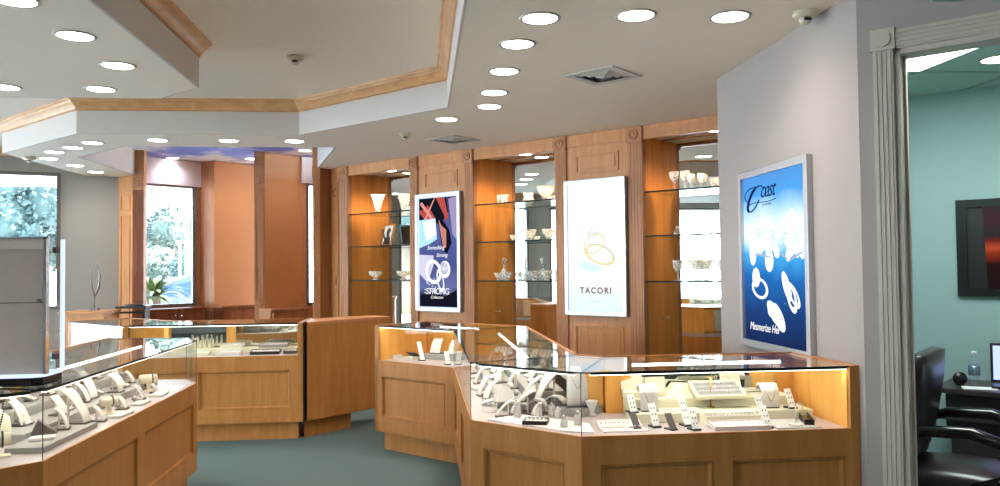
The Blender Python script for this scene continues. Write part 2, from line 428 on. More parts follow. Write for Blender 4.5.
# ------------------------------------------------------------------ walls
KD = 5.50      # door wall lies on x+y = 5.50
def wallprism(name, pts, z0, z1, m): return struct(name, MB().prism(pts, z0, z1), m)
wallprism('wall_right', [(2.021, 5.23), (2.021, 3.479), (2.14, 3.36), (2.225, 3.445), (2.15, 3.53), (2.15, 5.23)], 0, H, 'wall')
wallprism('wall_passage', [(2.10, 5.18), (2.15, 5.18), (3.0, 6.05), (2.95, 6.10)], 0, H, 'wall')
wallprism('wall_door_head', [(2.14, 3.36), (2.80, 2.70), (2.885, 2.785), (2.225, 3.445)], 2.46, H, 'wall')
wallprism('wall_door_side', [(2.80, 2.70), (5.2, .3), (5.285, .385), (2.885, 2.785)], 0, H, 'wall')
wallprism('wall_right_front', [(5.2, .3), (5.2, -4.2), (5.3, -4.2), (5.3, .385)], 0, H, 'wall')
# doorway casing
def fr(o, d):        # frame: x along d, y to the left of travel, z up
    a = atan2(d[1], d[0]); return T(o[0], o[1], 0) @ RZ(a)
DF = fr((2.14, 3.36), (1, -1))            # x along wall to the right, y into the office
c = MB(DF)
def fluted(c, x0, x1, y, z0, z1, n=4, t=.018, horizontal=False):
    w = (x1-x0)
    c.box(x0, x1, y-t, y, z0, z1)
    g = w/(n*2+1)
    for k in range(n):
        a = x0+g*(2*k+1)
        c.box(a, a+g, y-t-.004, y-t, z0, z1)
fluted(c, -.098, -.012, 0, 0, 2.475)
# head casing (horizontal flutes)
c.box(.0, .78, -.018, 0, 2.475, 2.56)
for k in range(4): c.box(0, .78, -.025, -.018, 2.475+.0095*(2*k+1), 2.475+.0095*(2*k+2))
c.box(-.105, -.002, -.026, 0, 2.475, 2.572)
c.lathe([(.0001, .034), (.036, .034), (.036, .03), (.028, .026), (.018, .026), (.014, .031), (.0001, .033)], 24, M=T(-.053, 0, 2.524) @ RX(pi/2), smooth=False)
dc = mk('door_1', c, 'trim_paint'); dc['kind'] = 'structure'
j = MB(DF); j.box(-.012, .012, -.004, .125, 0, 2.475); j.box(-.012, .79, -.004, .125, 2.45, 2.478)
j.box(.012, .024, .05, .08, 0, 2.45)
mk('door_frame', j, 'trim_paint', dc)

# office beyond the doorway
OK_ = 8.39
OF = fr((2.15, OK_-2.15), (1, -1))
wallprism('wall_office', [(2.66, OK_-2.66), (6.5, OK_-6.5), (6.6, OK_-6.4), (2.76, OK_-2.56)], 0, 2.7, 'teal_wall')
wallprism('wall_office_left', [(2.151, 3.53), (2.19, 3.50), (2.19, 5.2), (2.151, 5.2)], 0, 2.7, 'teal_wall')
wallprism('wall_office_right', [(5.5, .4), (5.6, .4), (7.0, 1.6), (6.9, 1.6)], 0, 2.7, 'teal_wall')
OH = 2.64
struct('ceiling_office', MB().prism([(2.18, 3.5), (5.25, .42), (7, 1.2), (6.9, 1.6), (2.7, 5.72), (2.18, 5.2)], OH, OH+.04), 'office_ceiling')
g = MB()
for x in (2.93, 3.54, 4.15, 4.76): g.box(x-.012, x+.012, .6, OK_-x, OH-.006, OH+.002)
for y in (1.98, 3.18, 4.38, 5.4): g.box(2.19 if y < 5 else 2.7, OK_-y, y-.012, y+.012, OH-.006, OH+.002)
struct('trim_5', g, 'grid_metal')
t = thing('fluorescent_troffer', 'bright rectangular fluorescent panel in the office ceiling', 'ceiling light', (2.63, 3.79, OH))
mk('diffuser', MB().box(-.288, .288, -.575, .575, -.004, 0), 'office_glow', t)
fm = MB(); fm.box(-.3, -.288, -.588, .588, -.008, 0).box(.288, .3, -.588, .588, -.008, 0).box(-.288, .288, -.588, -.575, -.008, 0).box(-.288, .288, .575, .588, -.008, 0)
mk('frame', fm, 'grid_metal', t)
la = bpy.data.lights.new('troffer_lamp', 'AREA'); la.shape = 'RECTANGLE'; la.size = .55; la.size_y = 1.1; la.energy = 10; la.color = (.9, 1, .97)
lo = bpy.data.objects.new('troffer_lamp', la); COL.objects.link(lo); lo.parent = t; lo.location = (0, 0, -.02)
downlight(3.21, 4.09, OH, 'oval-looking round downlight in the teal office ceiling', w=4, group=None)

# far left walls with windows -----------------------------------------------------------------
a225 = radians(22.5)
d0 = (-cos(a225), -sin(a225))           # wall runs left from the alcove pilaster
p0 = (-4.06, 11.13)
def pt(p, d, t): return (p[0]+d[0]*t, p[1]+d[1]*t)
pA = pt(p0, d0, 2.6)
d1 = (-cos(radians(67.5)), -sin(radians(67.5)))
pB = pt(pA, d1, 3.4)
def window_wall(name, a, b, z1, wins, m, wn_, th=.16):
    # seen from inside: inside is to the left of travel a -> b
    d = (b[0]-a[0], b[1]-a[1]); L = hypot(*d); F = fr(a, d); w = MB(F); x = 0
    for k, (x0, x1, za, zb) in enumerate(wins):
        w.box(x, x0, -th, 0, 0, z1); w.box(x0, x1, -th, 0, 0, za); w.box(x0, x1, -th, 0, zb, z1); x = x1
    w.box(x, L, -th, 0, 0, z1)
    o = struct(name, w, m)
    for k, (x0, x1, za, zb) in enumerate(wins):
        f = MB(F); q = .045
        f.box(x0, x0+q, -.09, .012, za, zb).box(x1-q, x1, -.09, .012, za, zb).box(x0+q, x1-q, -.09, .012, za, za+q).box(x0+q, x1-q, -.09, .012, zb-q, zb)
        wo_ = struct('window_%d' % (wn_+k), f, 'dark_alu')
        mk('glass_pane', MB(F).box(x0+q, x1-q, -.055, -.049, za+q, zb-q), 'pane', wo_)
    return o
window_wall('wall_left_far', p0, pA, HU, [(.69, 2.35, 1.02, 2.80)], 'wall_beige', 1)
window_wall('wall_left_middle', pA, pB, HU, [(.2, 1.6, .3, 2.8), (1.75, 3.2, .3, 2.8)], 'wall_beige', 2)
pC = (pB[0]-.6, -4.2)
window_wall('wall_left', pB, pC, HU, [(.3, 2.8, .3, 2.8), (3.0, 5.6, .3, 2.8), (5.8, 8.4, .3, 2.8)], 'wall_beige', 4)  # glazing enlarged to throw more daylight onto ceiling and walls
wallprism('wall_back', [(-9, -4.2), (5.3, -4.2), (5.3, -4.3), (-9, -4.3)], 0, HU, 'wall')
struct('sun_block_roof', MB().box(-9.6, 11, -4.8, 17, 3.25, 3.35), 'wall')  # unseen slab added to keep sunlight from leaking in from above
struct('trim_6', MB().sweep([p0, pA, pB], crown), 'crown_wood')

# ------------------------------------------------------------------ window alcove
# windows lie on lines y-x = const, running up-right (E direction)
def erun(a, b): return fr(a, (b[0]-a[0], b[1]-a[1]))
def alcove_window(idx, a, b, gx0, gx1, m='maple_shelf'):
    F = erun(a, b); L = hypot(b[0]-a[0], b[1]-a[1])      # inside is to the right of travel: y<0
    w = MB(F); w.box(0, L, 0, .12, 0, 1.0); w.box(0, gx0, 0, .12, 1.0, 2.74).box(gx1, L, 0, .12, 1.0, 2.74); w.box(0, L, 0, .12, 2.74, 3.11)
    o = struct('wall_alcove_%d' % idx, w, m)
    struct('trim_%d' % (10+idx), MB(F).box(0, L, -.03, 0, 2.735, 3.105), 'fascia')
    f = MB(F); q = .035
    f.box(gx0, gx0+q, -.02, .08, 1.0, 2.74).box(gx1-q, gx1, -.02, .08, 1.0, 2.74).box(gx0+q, gx1-q, -.02, .08, 1.0, 1.035).box(gx0+q, gx1-q, -.02, .08, 2.705, 2.74)
    f.box(gx1-q-.022, gx1-q, .0, .05, 1.035, 2.705)
    wo_ = struct('window_%d' % (7+idx), f, 'dark_alu')
    mk('glass_pane', MB(F).box(gx0+q, gx1-q, .035, .041, 1.035, 2.705), 'pane', wo_)
alcove_window(1, (-4.02, 11.29), (-3.25, 12.06), .02, 1.03)
alcove_window(2, (-2.52, 12.39), (-1.85, 13.06), .06, .9)
alcove_window(3, (-1.70, 11.44), (-1.10, 12.04), .09, .8)
def fin(idx, pts, mface):
    o = struct('wall_fin_%d' % idx, MB().prism(pts, 0, 3.11), mface)
fin(1, [(-3.26, 12.07), (-3.01, 11.90), (-2.97, 11.99), (-3.15, 12.17)], 'maple_flute')
struct('wall_panel_1', MB().prism([(-3.01, 11.90), (-2.52, 12.39), (-2.58, 12.45), (-3.07, 11.96)], .9, 3.105), 'window_panel')
fin(2, [(-2.263, 11.03), (-2.123, 11.03), (-2.123, 11.06), (-2.20, 11.13), (-2.263, 11.13)], 'maple_flute')
struct('wall_panel_2', MB().prism([(-2.122, 11.032), (-1.695, 11.455), (-1.75, 11.51), (-2.177, 11.087)], .9, 3.105), 'window_panel')
struct('trim_14', MB().prism([(-3.0, 11.885), (-2.51, 12.375), (-2.52, 12.39), (-3.01, 11.90)], 3.08, 3.1).prism([(-2.112, 11.02), (-1.685, 11.445), (-1.695, 11.455), (-2.122, 11.032)], 3.08, 3.1), 'maple_shelf')
# block ornaments on the centre post
def medallion(c, x, y, z, r=.04):      # faces -y of frame
    c.lathe([(.0001, .014), (r*.3, .014), (r*.4, .006), (r*.62, .006), (r*.72, .013), (r*.9, .013), (r, .0)], 24, M=T(x, y, z) @ RX(pi/2), smooth=False)
p = MB()
for z0, z1 in ((1.12, 2.2), (2.3, 2.62)):
    p.box(-2.245, -2.235, 11.018, 11.03, z0, z1).box(-2.151, -2.141, 11.018, 11.03, z0, z1).box(-2.235, -2.151, 11.018, 11.03, z0, z0+.012).box(-2.235, -2.151, 11.018, 11.03, z1-.012, z1)
medallion(p, -2.193, 11.03, 2.98, .05); medallion(p, -2.193, 11.03, 2.72, .05); medallion(p, -2.193, 11.03, 1.06, .05)
struct('trim_15', p, 'maple_flute')
# left pilaster: side panel then fluted face
LP = MB().prism([(-4.06, 11.12), (-3.80, 10.90), (-3.66, 10.90), (-3.66, 11.0), (-3.95, 11.25)], 0, 3.11)
struct('pillar_left', LP, 'maple_shelf')
F = erun((-4.06, 11.12), (-3.80, 10.90))
q = MB(F)
for z0, z1 in ((.3, 2.25), (2.32, 2.52)):
    q.box(.06, .072, -.012, 0, z0, z1).box(.27, .282, -.012, 0, z0, z1).box(.072, .27, -.012, 0, z0, z0+.012).box(.072, .27, -.012, 0, z1-.012, z1)
q.box(0, .34, -.01, 0, 2.6, 2.77)
struct('trim_16', q, 'maple_shelf')
q = MB(); fluted(q, -3.80, -3.66, 10.90, 0, 2.58, 5)
struct('trim_17', q, 'cherry')
q = MB().box(-3.803, -3.657, 10.875, 10.90, 2.6, 2.75); medallion(q, -3.73, 10.875, 2.675, .045); struct('trim_18', q, 'maple_flute')
# right pilaster
q = MB().box(-1.362, -1.27, 10.13, 10.24, 0, 3.11); q.box(-1.365, -1.267, 10.105, 10.13, 2.66, 2.80); medallion(q, -1.316, 10.105, 2.73, .04)
for k in range(3): q.box(-1.345+.026*k, -1.335+.026*k, 10.12, 10.13, .1, 2.64)
struct('pillar_right', q, 'maple_shelf')
struct('wall_alcove_end', MB().prism([(-1.27, 10.13), (-1.15, 10.25), (-.2, 11.4), (-1.0, 12.3), (-1.25, 12.0), (-1.27, 10.24)], 0, H), 'maple_dark')
q = MB().prism([(-1.15, 10.25), (-1.02, 10.02), (-.95, 10.1), (-1.05, 10.35)], 0, H)
struct('wall_shelf_end', q, 'maple_dark')
F = erun((-1.15, 10.25), (-1.02, 10.02)); q = MB(F)
for z in (1.35, 2.47): medallion(q, .13, -.0, z, .055)
q.box(.03, .04, -.008, 0, .2, 2.6).box(.225, .235, -.008, 0, .2, 2.6)
struct('trim_19', q, 'maple_dark')
# recess side faces and painted sky
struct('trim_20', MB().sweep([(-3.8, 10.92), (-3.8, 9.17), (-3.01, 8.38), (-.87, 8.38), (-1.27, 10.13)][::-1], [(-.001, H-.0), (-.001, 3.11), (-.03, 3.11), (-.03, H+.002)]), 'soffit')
struct('ceiling_alcove', MB().prism([(-3.83, 9.1), (-3.03, 8.3), (-.8, 8.3), (-1.2, 10.1), (-.9, 12.6), (-1.8, 13.3), (-2.4, 13.0), (-4.3, 11.6), (-4.3, 11.2), (-3.83, 10.9)], 3.11, 3.14), 'sky_mural')

def base_cabinet(name, label, a, b, dep, zt, doors, mbody='cherry', knobs=True):
    d = (b[0]-a[0], b[1]-a[1]); L = hypot(*d); t = thing(name, label, 'cabinet', (a[0], a[1], 0), atan2(d[1], d[0]))
    mk('carcass', MB().box(0, L, .02, dep, .0, zt-.03), mbody, t)
    mk('countertop', MB().box(-.01, L+.01, -.015, dep, zt-.03, zt), mbody, t, bevel=.005)
    w = (L-.04)/doors
    for k in range(doors):
        x0 = .02+k*w+.008; x1 = .02+(k+1)*w-.008; z0, z1 = .12, zt-.05
        m = MB().box(x0, x1, .0, .02, z0, z1); e = .055
        m.box(x0+e, x1-e, -.006, 0, z0+e, z1-e)
        m.box(x0, x0+.02, -.01, 0, z0, z1).box(x1-.02, x1, -.01, 0, z0, z1).box(x0+.02, x1-.02, -.01, 0, z0, z0+.02).box(x0+.02, x1-.02, -.01, 0, z1-.02, z1)
        dd = mk('door', m, mbody, t)
        if knobs:
            kx = x1-.035 if k % 2 == 0 else x0+.035
            mk('knob', MB().lathe([(.0001, .03), (.012, .028), (.014, .02), (.006, .012), (.006, 0)], 14, M=T(kx, -.01, zt-.11) @ RX(pi/2)), 'silver', dd)
    return t
base_cabinet('base_cabinet', 'low dark wood cabinet with two knobbed doors under the left alcove window', (-3.72, 11.16), (-3.08, 11.80), .28, .985, 2)
base_cabinet('base_cabinet', 'low wooden cabinet in front of the left orange panel', (-2.85, 11.71), (-2.42, 12.14), .22, .985, 1, 'cherry', False)
base_cabinet('base_cabinet', 'low light-topped cabinet in front of the right orange panel', (-1.98, 10.72), (-1.55, 11.15), .28, .985, 1, 'maple_flute', False)

# ------------------------------------------------------------------ shelf wall (x+y = 9)
SO = (-1.02, 10.02)
SF = fr(SO, (1, -1)); U0 = (SO[0]-SO[1])*s2        # local x = u - U0
def U(u): return u-U0
BD = .36
back = MB(SF); back.box(U(-7.8), U(-2.0), BD, BD+.08, 0, H)
struct('wall_shelf_back', back, 'bay_wood')
def pilaster(idx, u0, u1, dark=False):
    c = MB(SF); x0, x1 = U(u0), U(u1)
    c.box(x0, x1, 0, BD if False else .05, 0, H)
    fluted(c, x0+.004, x1-.004, 0, 0, 2.635, 4, .014)
    c.box(x0-.004, x1+.004, -.034, 0, 2.635, 2.775)
    medallion(c, (x0+x1)/2, -.034, 2.705, .05)
    for k in range(5): c.box(x1+.004, x1+.012, -.03, -.012, 2.65+.024*k, 2.662+.024*k)
    struct('pillar_%d' % idx, c, 'maple_flute')
PI_ = [(-7.79, -7.63), (-6.545, -6.41), (-5.71, -5.575), (-4.51, -4.37), (-3.69, -3.535), (-2.3, -2.15)]
for k, (a, b) in enumerate(PI_): pilaster(k+1, a, b)
# bay partitions (side walls) and panels between
BAYS = [(-7.63, -6.545), (-5.575, -4.51), (-3.535, -2.3)]
def partition(idx, u, left_face):
    # wood side wall running back, with a seam at .36 and small cabinet pulls
    c = MB(SF)
    if left_face: c.box(U(u)-.03, U(u), .05, BD, 0, H)
    else: c.box(U(u), U(u)+.03, .05, BD, 0, H)
    struct('partition_%d' % idx, c, 'bay_wood')
k = 1
for a, b in BAYS:
    partition(k, a, True); partition(k+1, b, False); k += 2
for i, (a, b) in enumerate(BAYS):
    hd = MB(SF).box(U(a), U(b), -.012, .03, 2.655, H-.002)
    for q in range(3): hd.box(U(a), U(b), -.018, -.012, 2.675+.03*q, 2.685+.03*q)
    struct('trim_%d' % (21+i), hd, 'maple_shelf')
    struct('ceiling_bay_%d' % (i+1), MB(SF).box(U(a), U(b), .03, BD, 2.69, 2.71), 'ceiling')
    hb = MB(SF).box(U(a), U(b), BD-.005, BD, 2.675, 2.69).box(U(b)-.006, U(b), BD-.02, BD, 0, 2.675)
    struct('trim_%d' % (24+i), hb, 'maple_dark')
    mir = MB(SF).box(U(a)+.0, U(b)-.007, BD-.008, BD-.002, .0, 2.675)
    nm = ['first shelf bay on the left', 'middle shelf bay', 'right shelf bay beside the white wall'][i]
    mo = mk('mirror', mir, 'mirror'); tag(mo, 'tall mirror lining the back of the ' + nm, 'mirror')
    uu = (a+b)/2 if i != 0 else (a+b)/2
    P = SF @ Vector((U(uu), .2, 0))
    downlight(P.x, P.y, 2.69, 'warm round downlight inside the ' + nm, w=40, col=(1, .66, .38), group='shelf bay downlights', r=.07)
    P1 = SF @ Vector((U(a)+.22, .2, 0))
    for q, zs in enumerate((2.18, 1.78, 1.37)):
        sh = MB(SF).box(U(a)+.003, U(b)-.003, .02, BD-.012, zs-.010, zs, 0)
        for f in sh.bm.faces:
            if abs(f.normal.z if f.normal.length else 0) < .5: pass
        e = MB(SF)
        e.box(U(a)+.003, U(b)-.003, .008, .02, zs-.013, zs+.001)
        t_ = thing('glass_shelf', '%s glass shelf of the %s' % (['top', 'middle', 'lowest'][q], nm), 'shelf', (0, 0, 0), 0, 'glass shelves in the ' + nm)
        mk('pane', sh, 'shelf_glass', t_); mk('front_edge', e, 'glass_edge', t_)
    # pair of small pulls at the seam
    pu = []
    for yy in (.325,):
        pm = MB(SF @ T(U(a), yy, 1.02) @ RY(pi/2)).lathe([(.006, 0), (.006, .012), (.011, .018), (.010, .026), (.0001, .028)], 12)
        o = mk('cabinet_pull', pm, 'silver'); tag(o, 'round metal pull low on the side of the ' + nm, 'knob')
# panels behind the lightboxes
def raised(c, x0, x1, z0, z1, y=0, m=.02):
    for (a, b, e, f) in ((x0, x1, z0, z0+m), (x0, x1, z1-m, z1), (x0, x0+m, z0+m, z1-m), (x1-m, x1, z0+m, z1-m)): c.box(a, b, y-.012, y, e, f)
    c.box(x0+m+.02, x1-m-.02, y-.007, y, z0+m+.02, z1-m-.02)
for i, (a, b) in enumerate([(-6.41, -5.71), (-4.37, -3.69)]):
    c = MB(SF).box(U(a), U(b), .004, .05, 0, H); c.box(U(a), U(b), -.014, .004, 2.66, H-.002)
    raised(c, U(a)+.10, U(b)-.10, 2.40, 2.58, .004); raised(c, U(a)+.07, U(b)-.07, .25, .95, .004)
    struct('wall_shelf_panel_%d' % (i+1), c, 'maple_shelf')

# ------------------------------------------------------------------ lightbox posters
poster_mat('art_white', [(0, (225, 244, 255)), (.3, (246, 252, 255)), (1, (255, 255, 255))], lo=1.1, hi=2.3, estr=.56)
emis('art_letter_pink', srgb(160, 112, 110), .36)
emis('art_grey', srgb(196, 196, 200), .55)
emis('art_gold', srgb(236, 218, 130), .58)
emis('art_gold_deep', srgb(214, 190, 96), .6)
emis('art_pale_blue', srgb(205, 235, 252), .64)
emis('art_white_flat', srgb(255, 255, 255), .58)
emis('art_cloud', srgb(238, 246, 252), .6)
emis('art_navy', srgb(22, 44, 100), .5)
emis('art_black', srgb(26, 28, 44), .4)
emis('art_red', srgb(196, 84, 78), .5)
emis('art_red_pale', srgb(226, 150, 140), .55)
emis('art_purple', srgb(164, 150, 190), .55)
emis('art_denim', srgb(76, 84, 140), .8)
emis('art_denim_dark', srgb(46, 50, 92), .7)
emis('art_skin', srgb(210, 140, 130), .5)
emis('art_aqua', srgb(176, 220, 236), .62)
emis('art_aqua_light', srgb(226, 240, 250), .66)
emis('art_lavender', srgb(206, 204, 224), .6)
emis('art_silver', srgb(176, 186, 206), .55)
poster_mat('art_sea', [(0, (24, 40, 80)), (.18, (30, 62, 118)), (.38, (36, 104, 178)), (.52, (70, 170, 235)), (.60, (200, 235, 255)), (.70, (240, 248, 255)), (.80, (170, 215, 250)), (.88, (80, 160, 230)), (1, (84, 146, 214))], lo=1.05, hi=2.04, noise=.13, nscale=5, estr=.62)
poster_mat('art_night', [(0, (20, 22, 34)), (.1, (30, 32, 50)), (.2, (110, 116, 170)), (.4, (78, 86, 150)), (.7, (96, 106, 168)), (1, (60, 60, 96))], lo=1.06, hi=2.3, noise=.25, nscale=6, estr=.5)

def flat(pts): # polygon in x-z plane facing -y
    return pts
class Art:
    def __init__(s, parent, y): s.p = parent; s.y = y; s.k = 0
    def poly(s, name, pts, m, dy=0):
        mb = MB(); y = s.y-dy
        # thin solid sheet
        tri = tessellate_polygon([[Vector((a, b, 0)) for a, b in pts]])
        mb._f([(a, y, b) for a, b in pts], [t for t in tri])
        return mk(name, mb, m, s.p)
    def ring(s, name, cx, cz, rx, rz, w, m, ang=0, dy=0, a0=0, a1=2*pi, n=36):
        mb = MB(); vs = []; y = s.y-dy; k = n
        for i in range(k+1):
            t = a0+(a1-a0)*i/k
            for q in (1, 1-w):
                x, z = rx*q*cos(t), rz*q*sin(t); vs.append((cx+x*cos(ang)-z*sin(ang), y, cz+x*sin(ang)+z*cos(ang)))
        mb._f(vs, [(2*i, 2*i+1, 2*i+3, 2*i+2) for i in range(k)])
        return mk(name, mb, m, s.p)
    def disc(s, name, cx, cz, rx, rz, m, ang=0, dy=0, n=20):
        return s.poly(name, [(cx+rx*cos(2*pi*i/n)*cos(ang)-rz*sin(2*pi*i/n)*sin(ang), cz+rx*cos(2*pi*i/n)*sin(ang)+rz*sin(2*pi*i/n)*cos(ang)) for i in range(n)], m, dy)
    def dots(s, name, pts, r, m, dy=0):
        mb = MB(); y = s.y-dy
        for (x, z) in pts: mb._f([(x+r*cos(a*pi/3), y, z+r*sin(a*pi/3)) for a in range(6)], [(0, 1, 2, 3, 4, 5)])
        o = mk(name, mb, m, s.p); o['kind'] = 'stuff'; return o
def lightbox(name, label, F, x0, x1, z0, z1, art, fw=.035, th=.06, inner=None):
    t = thing(name, label, 'lightbox'); t.matrix_world = F
    f = MB()
    f.box(x0, x0+fw, -th, 0, z0, z1).box(x1-fw, x1, -th, 0, z0, z1).box(x0+fw, x1-fw, -th, 0, z0, z0+fw).box(x0+fw, x1-fw, -th, 0, z1-fw, z1)
    mk('frame', f, 'aluminium', t, bevel=.004)
    if inner:
        e = .014; a, b, c, d = x0+fw, x1-fw, z0+fw, z1-fw; f = MB(); y0, y1 = -th+.012, -th+.018
        f.box(a, a+e, y0, y1, c, d).box(b-e, b, y0, y1, c, d).box(a+e, b-e, y0, y1, c, c+e).box(a+e, b-e, y0, y1, d-e, d)
        mk('lit_border', f, inner, t)
    mk('printed_panel', MB().box(x0+fw, x1-fw, -th+.02, -.001, z0+fw, z1-fw), art, t)
    return t, Art(t, -th+.019)
TXT = lambda x, y, z: T(x, y, z) @ RX(pi/2)

# white lightbox
t, A = lightbox('lightbox_poster', 'bright white lightbox poster with two gold rings and pink lettering', SF, U(-4.372), U(-3.697), 1.045, 2.33, 'art_white', inner=None)
cx = U(-4.035)
A.ring('printed_ring', cx+.05, 1.62, .165, .085, .12, 'art_gold', -.35, .0004); A.ring('printed_ring', cx+.05, 1.62, .172, .09, .04, 'art_gold_deep', -.35, .0006, pi, 1.95*pi)
A.ring('printed_ring', cx-.01, 1.72, .12, .085, .10, 'art_gold', .45, .0008); A.ring('printed_ring', cx+.0, 1.72, .127, .09, .035, 'art_grey', .4, .001)
rr = random.Random(3)
A.dots('printed_gems', [(cx-.05+.12*rr.gauss(0, .5), 1.83+.045*rr.gauss(0, 1)) for _ in range(60)], .005, 'art_grey', .0012)
A.dots('printed_gems', [(cx+.05+.165*cos(t_)*cos(-.35)-.085*sin(t_)*sin(-.35), 1.62+.165*cos(t_)*sin(-.35)+.085*sin(t_)*cos(-.35)) for t_ in [i*.09 for i in range(30)]], .006, 'art_grey', .0014)
A.disc('printed_glow', cx-.06, 1.50, .13, .04, 'art_pale_blue', -.2, .0002)
text('lettering', 'TACORI', .078, 'art_letter_pink', t, TXT(cx, -.0425, 1.255), width=1.32, bold=.0022)
text('small_lettering', 'www.tacori', .022, 'art_grey', t, TXT(cx, -.0425, 1.175), width=1.1)

# dark lightbox
t, A = lightbox('lightbox_poster', 'dark blue lightbox poster with plaid shirt, pendant and white lettering', SF, U(-6.412), U(-5.735), 1.03, 2.335, 'art_night', inner='edge_glow')
x0, x1 = U(-6.412)+.05, U(-5.735)-.05; w = x1-x0; z0, z1 = 1.08, 2.285; h = z1-z0
def q(pts): return [(x0+a*w, z1-b*h) for a, b in pts]
A.poly('printed_plaid', q([(0, 0), (.72, 0), (.78, .14), (.55, .26), (.3, .17), (0, .22)]), 'art_black', .0002)
for k in range(5):
    A.poly('printed_stripe', q([(.0+.09*k, .13-.02*k), (.05+.09*k, .10-.02*k), (.3+.07*k, .21-.01*k), (.25+.07*k, .24-.01*k)]) if k < 3 else q([(.45+.12*(k-3), 0), (.55+.12*(k-3), 0), (.78, .16+.03*(k-3)), (.7, .19+.03*(k-3))]), 'art_red', .0004+.0001*k)
A.poly('printed_stripe', q([(.02, .05), (.08, .03), (.4, .2), (.36, .22)]), 'art_red_pale', .001)
A.poly('printed_stripe', q([(.38, .02), (.44, .0), (.16, .22), (.1, .22)]), 'art_red_pale', .0011)
A.poly('printed_cloth', q([(0, .20), (.44, .19), (.48, .38), (.3, .42), (0, .46)]), 'art_aqua', .0012)
A.poly('printed_cloth', q([(.1, .22), (.42, .2), (.46, .34), (.2, .40)]), 'art_aqua_light', .0013)
A.poly('printed_face', q([(.5, .16), (.62, .2), (.8, .3), (.86, .42), (.74, .52), (.62, .48), (.56, .34)]), 'art_black', .0014)
A.poly('printed_face', q([(.52, .2), (.6, .26), (.72, .30), (.72, .46), (.64, .46), (.58, .34)]), 'art_skin', .0015)
A.poly('printed_stripes', q([(.78, .02), (1, .0), (1, .4), (.88, .34), (.84, .2)]), 'art_purple', .0012)
A.poly('printed_paper', q([(0, .52), (.38, .53), (.38, .62), (.22, .78), (0, .7)]), 'art_lavender', .0012)
A.poly('printed_floor', q([(0, .9), (.3, .87), (.7, .9), (1, .84), (1, 1), (0, 1)]), 'art_black', .0012)
cx = x0+.5*w
A.ring('printed_ring', x0+.38*w, z1-.68*h, .12, .14, .30, 'art_white_flat', .5, .0016)
A.disc('printed_pendant', x0+.68*w, z1-.66*h, .08, .095, 'art_white_flat', 0, .0018); A.disc('printed_pendant_stone', x0+.66*w, z1-.65*h, .055, .07, 'art_silver', .2, .0019)
A.dots('printed_gems', [(x0+.66*w+.05*cos(i*.7)*rr.random(), z1-.65*h+.06*sin(i*.7)*rr.random()) for i in range(30)], .006, 'art_white_flat', .002)
A.ring('printed_ring', x0+.56*w, z1-.76*h, .05, .13, .3, 'art_aqua_light', .25, .0017)
A.dots('printed_sparkle', [(x0+w*(.15+.3*rr.random()), z1-h*(.74+.14*rr.random())) for _ in range(26)], .008, 'art_aqua_light', .0018)
text('lettering', 'Something', .062, 'art_white_flat', t, TXT(x0+.44*w, -.0425, z1-.475*h), .3)
text('lettering', 'Strong', .062, 'art_white_flat', t, TXT(x0+.60*w, -.0425, z1-.545*h), .3)
text('lettering', 'STRONG', .095, 'art_white_flat', t, TXT(x0+.48*w, -.043, z1-.885*h), .12, width=.9)
text('small_lettering', 'Collection', .045, 'art_white_flat', t, TXT(x0+.46*w, -.0432, z1-.925*h), .45)

# poster on the right wall
CF = fr((2.021, 4.825), (0, -1))
t, A = lightbox('lightbox_poster', 'blue sea lightbox poster with white rings on the right wall', CF, 0, .90, 1.01, 2.08, 'art_sea', fw=.04, th=.034)
def P2(a, b): return (.04+a*.82, 2.04-b*.99)
def blob(name, cx, cz, rx, rz, ang, m, dy):
    x, z = P2(cx, cz); A.disc(name, x, z, rx, rz, m, ang, dy, 22)
for k in range(26):
    a = rr.uniform(.05, .95); b = rr.uniform(.30, .50)+(.04 if .3 < a < .5 else 0); sz = rr.uniform(.03, .06)
    blob('printed_cloud', a, b, sz, sz*rr.uniform(.8, 1.6), 0, 'art_cloud', .0002+.00003*k)
for k, (a, b) in enumerate([(.28, .33), (.5, .42), (.68, .38)]):
    x, z = P2(a, b); A.dots('printed_gems', [(x+.05*rr.gauss(0, .6), z+.09*rr.gauss(0, .6)) for _ in range(40)], .004, 'art_silver', .0012)
for k, (a, b, c, d) in enumerate([(.15, .47, .5, .50), (.55, .46, .75, .52), (.7, .53, .98, .46)]):
    x, z = P2(a, b); x2, z2 = P2(c, d); A.poly('printed_splash', [(x, z), ((x+x2)/2, (z+z2)/2+.012), (x2, z2), ((x+x2)/2, (z+z2)/2-.004)], 'art_silver', .0013)
# rings of the lower half
x, z = P2(.27, .68); A.ring('printed_ring', x, z, .115, .062, .28, 'art_white_flat', -.15, .0014); A.disc('printed_ring_stone', x-.05, z+.065, .055, .06, 'art_white_flat', .2, .0015)
A.dots('printed_gems', [(x-.05+.03*rr.gauss(0, .7), z+.065+.035*rr.gauss(0, .7)) for _ in range(14)], .004, 'art_silver', .0016)
x, z = P2(.74, .69); A.ring('printed_ring', x+.02, z-.03, .095, .05, .4, 'art_white_flat', -1.05, .0014); A.disc('printed_ring_stone', x-.035, z+.03, .04, .095, 'art_white_flat', .55, .0015)
A.ring('printed_ring', x+.05, z-.02, .09, .04, .4, 'art_white_flat', -.75, .00145)
A.dots('printed_gems', [(x-.035+.03*rr.gauss(0, .8), z+.03+.05*rr.gauss(0, .8)) for _ in range(18)], .004, 'art_silver', .0016)
x, z = P2(.54, .835); A.disc('printed_ring_stone', x-.02, z+.01, .125, .048, 'art_white_flat', -.55, .0014); A.ring('printed_ring', x+.02, z-.005, .105, .05, .35, 'art_white_flat', -.75, .00145)
A.disc('printed_ring_stone', x-.07, z+.035, .05, .045, 'art_white_flat', 0, .0015)
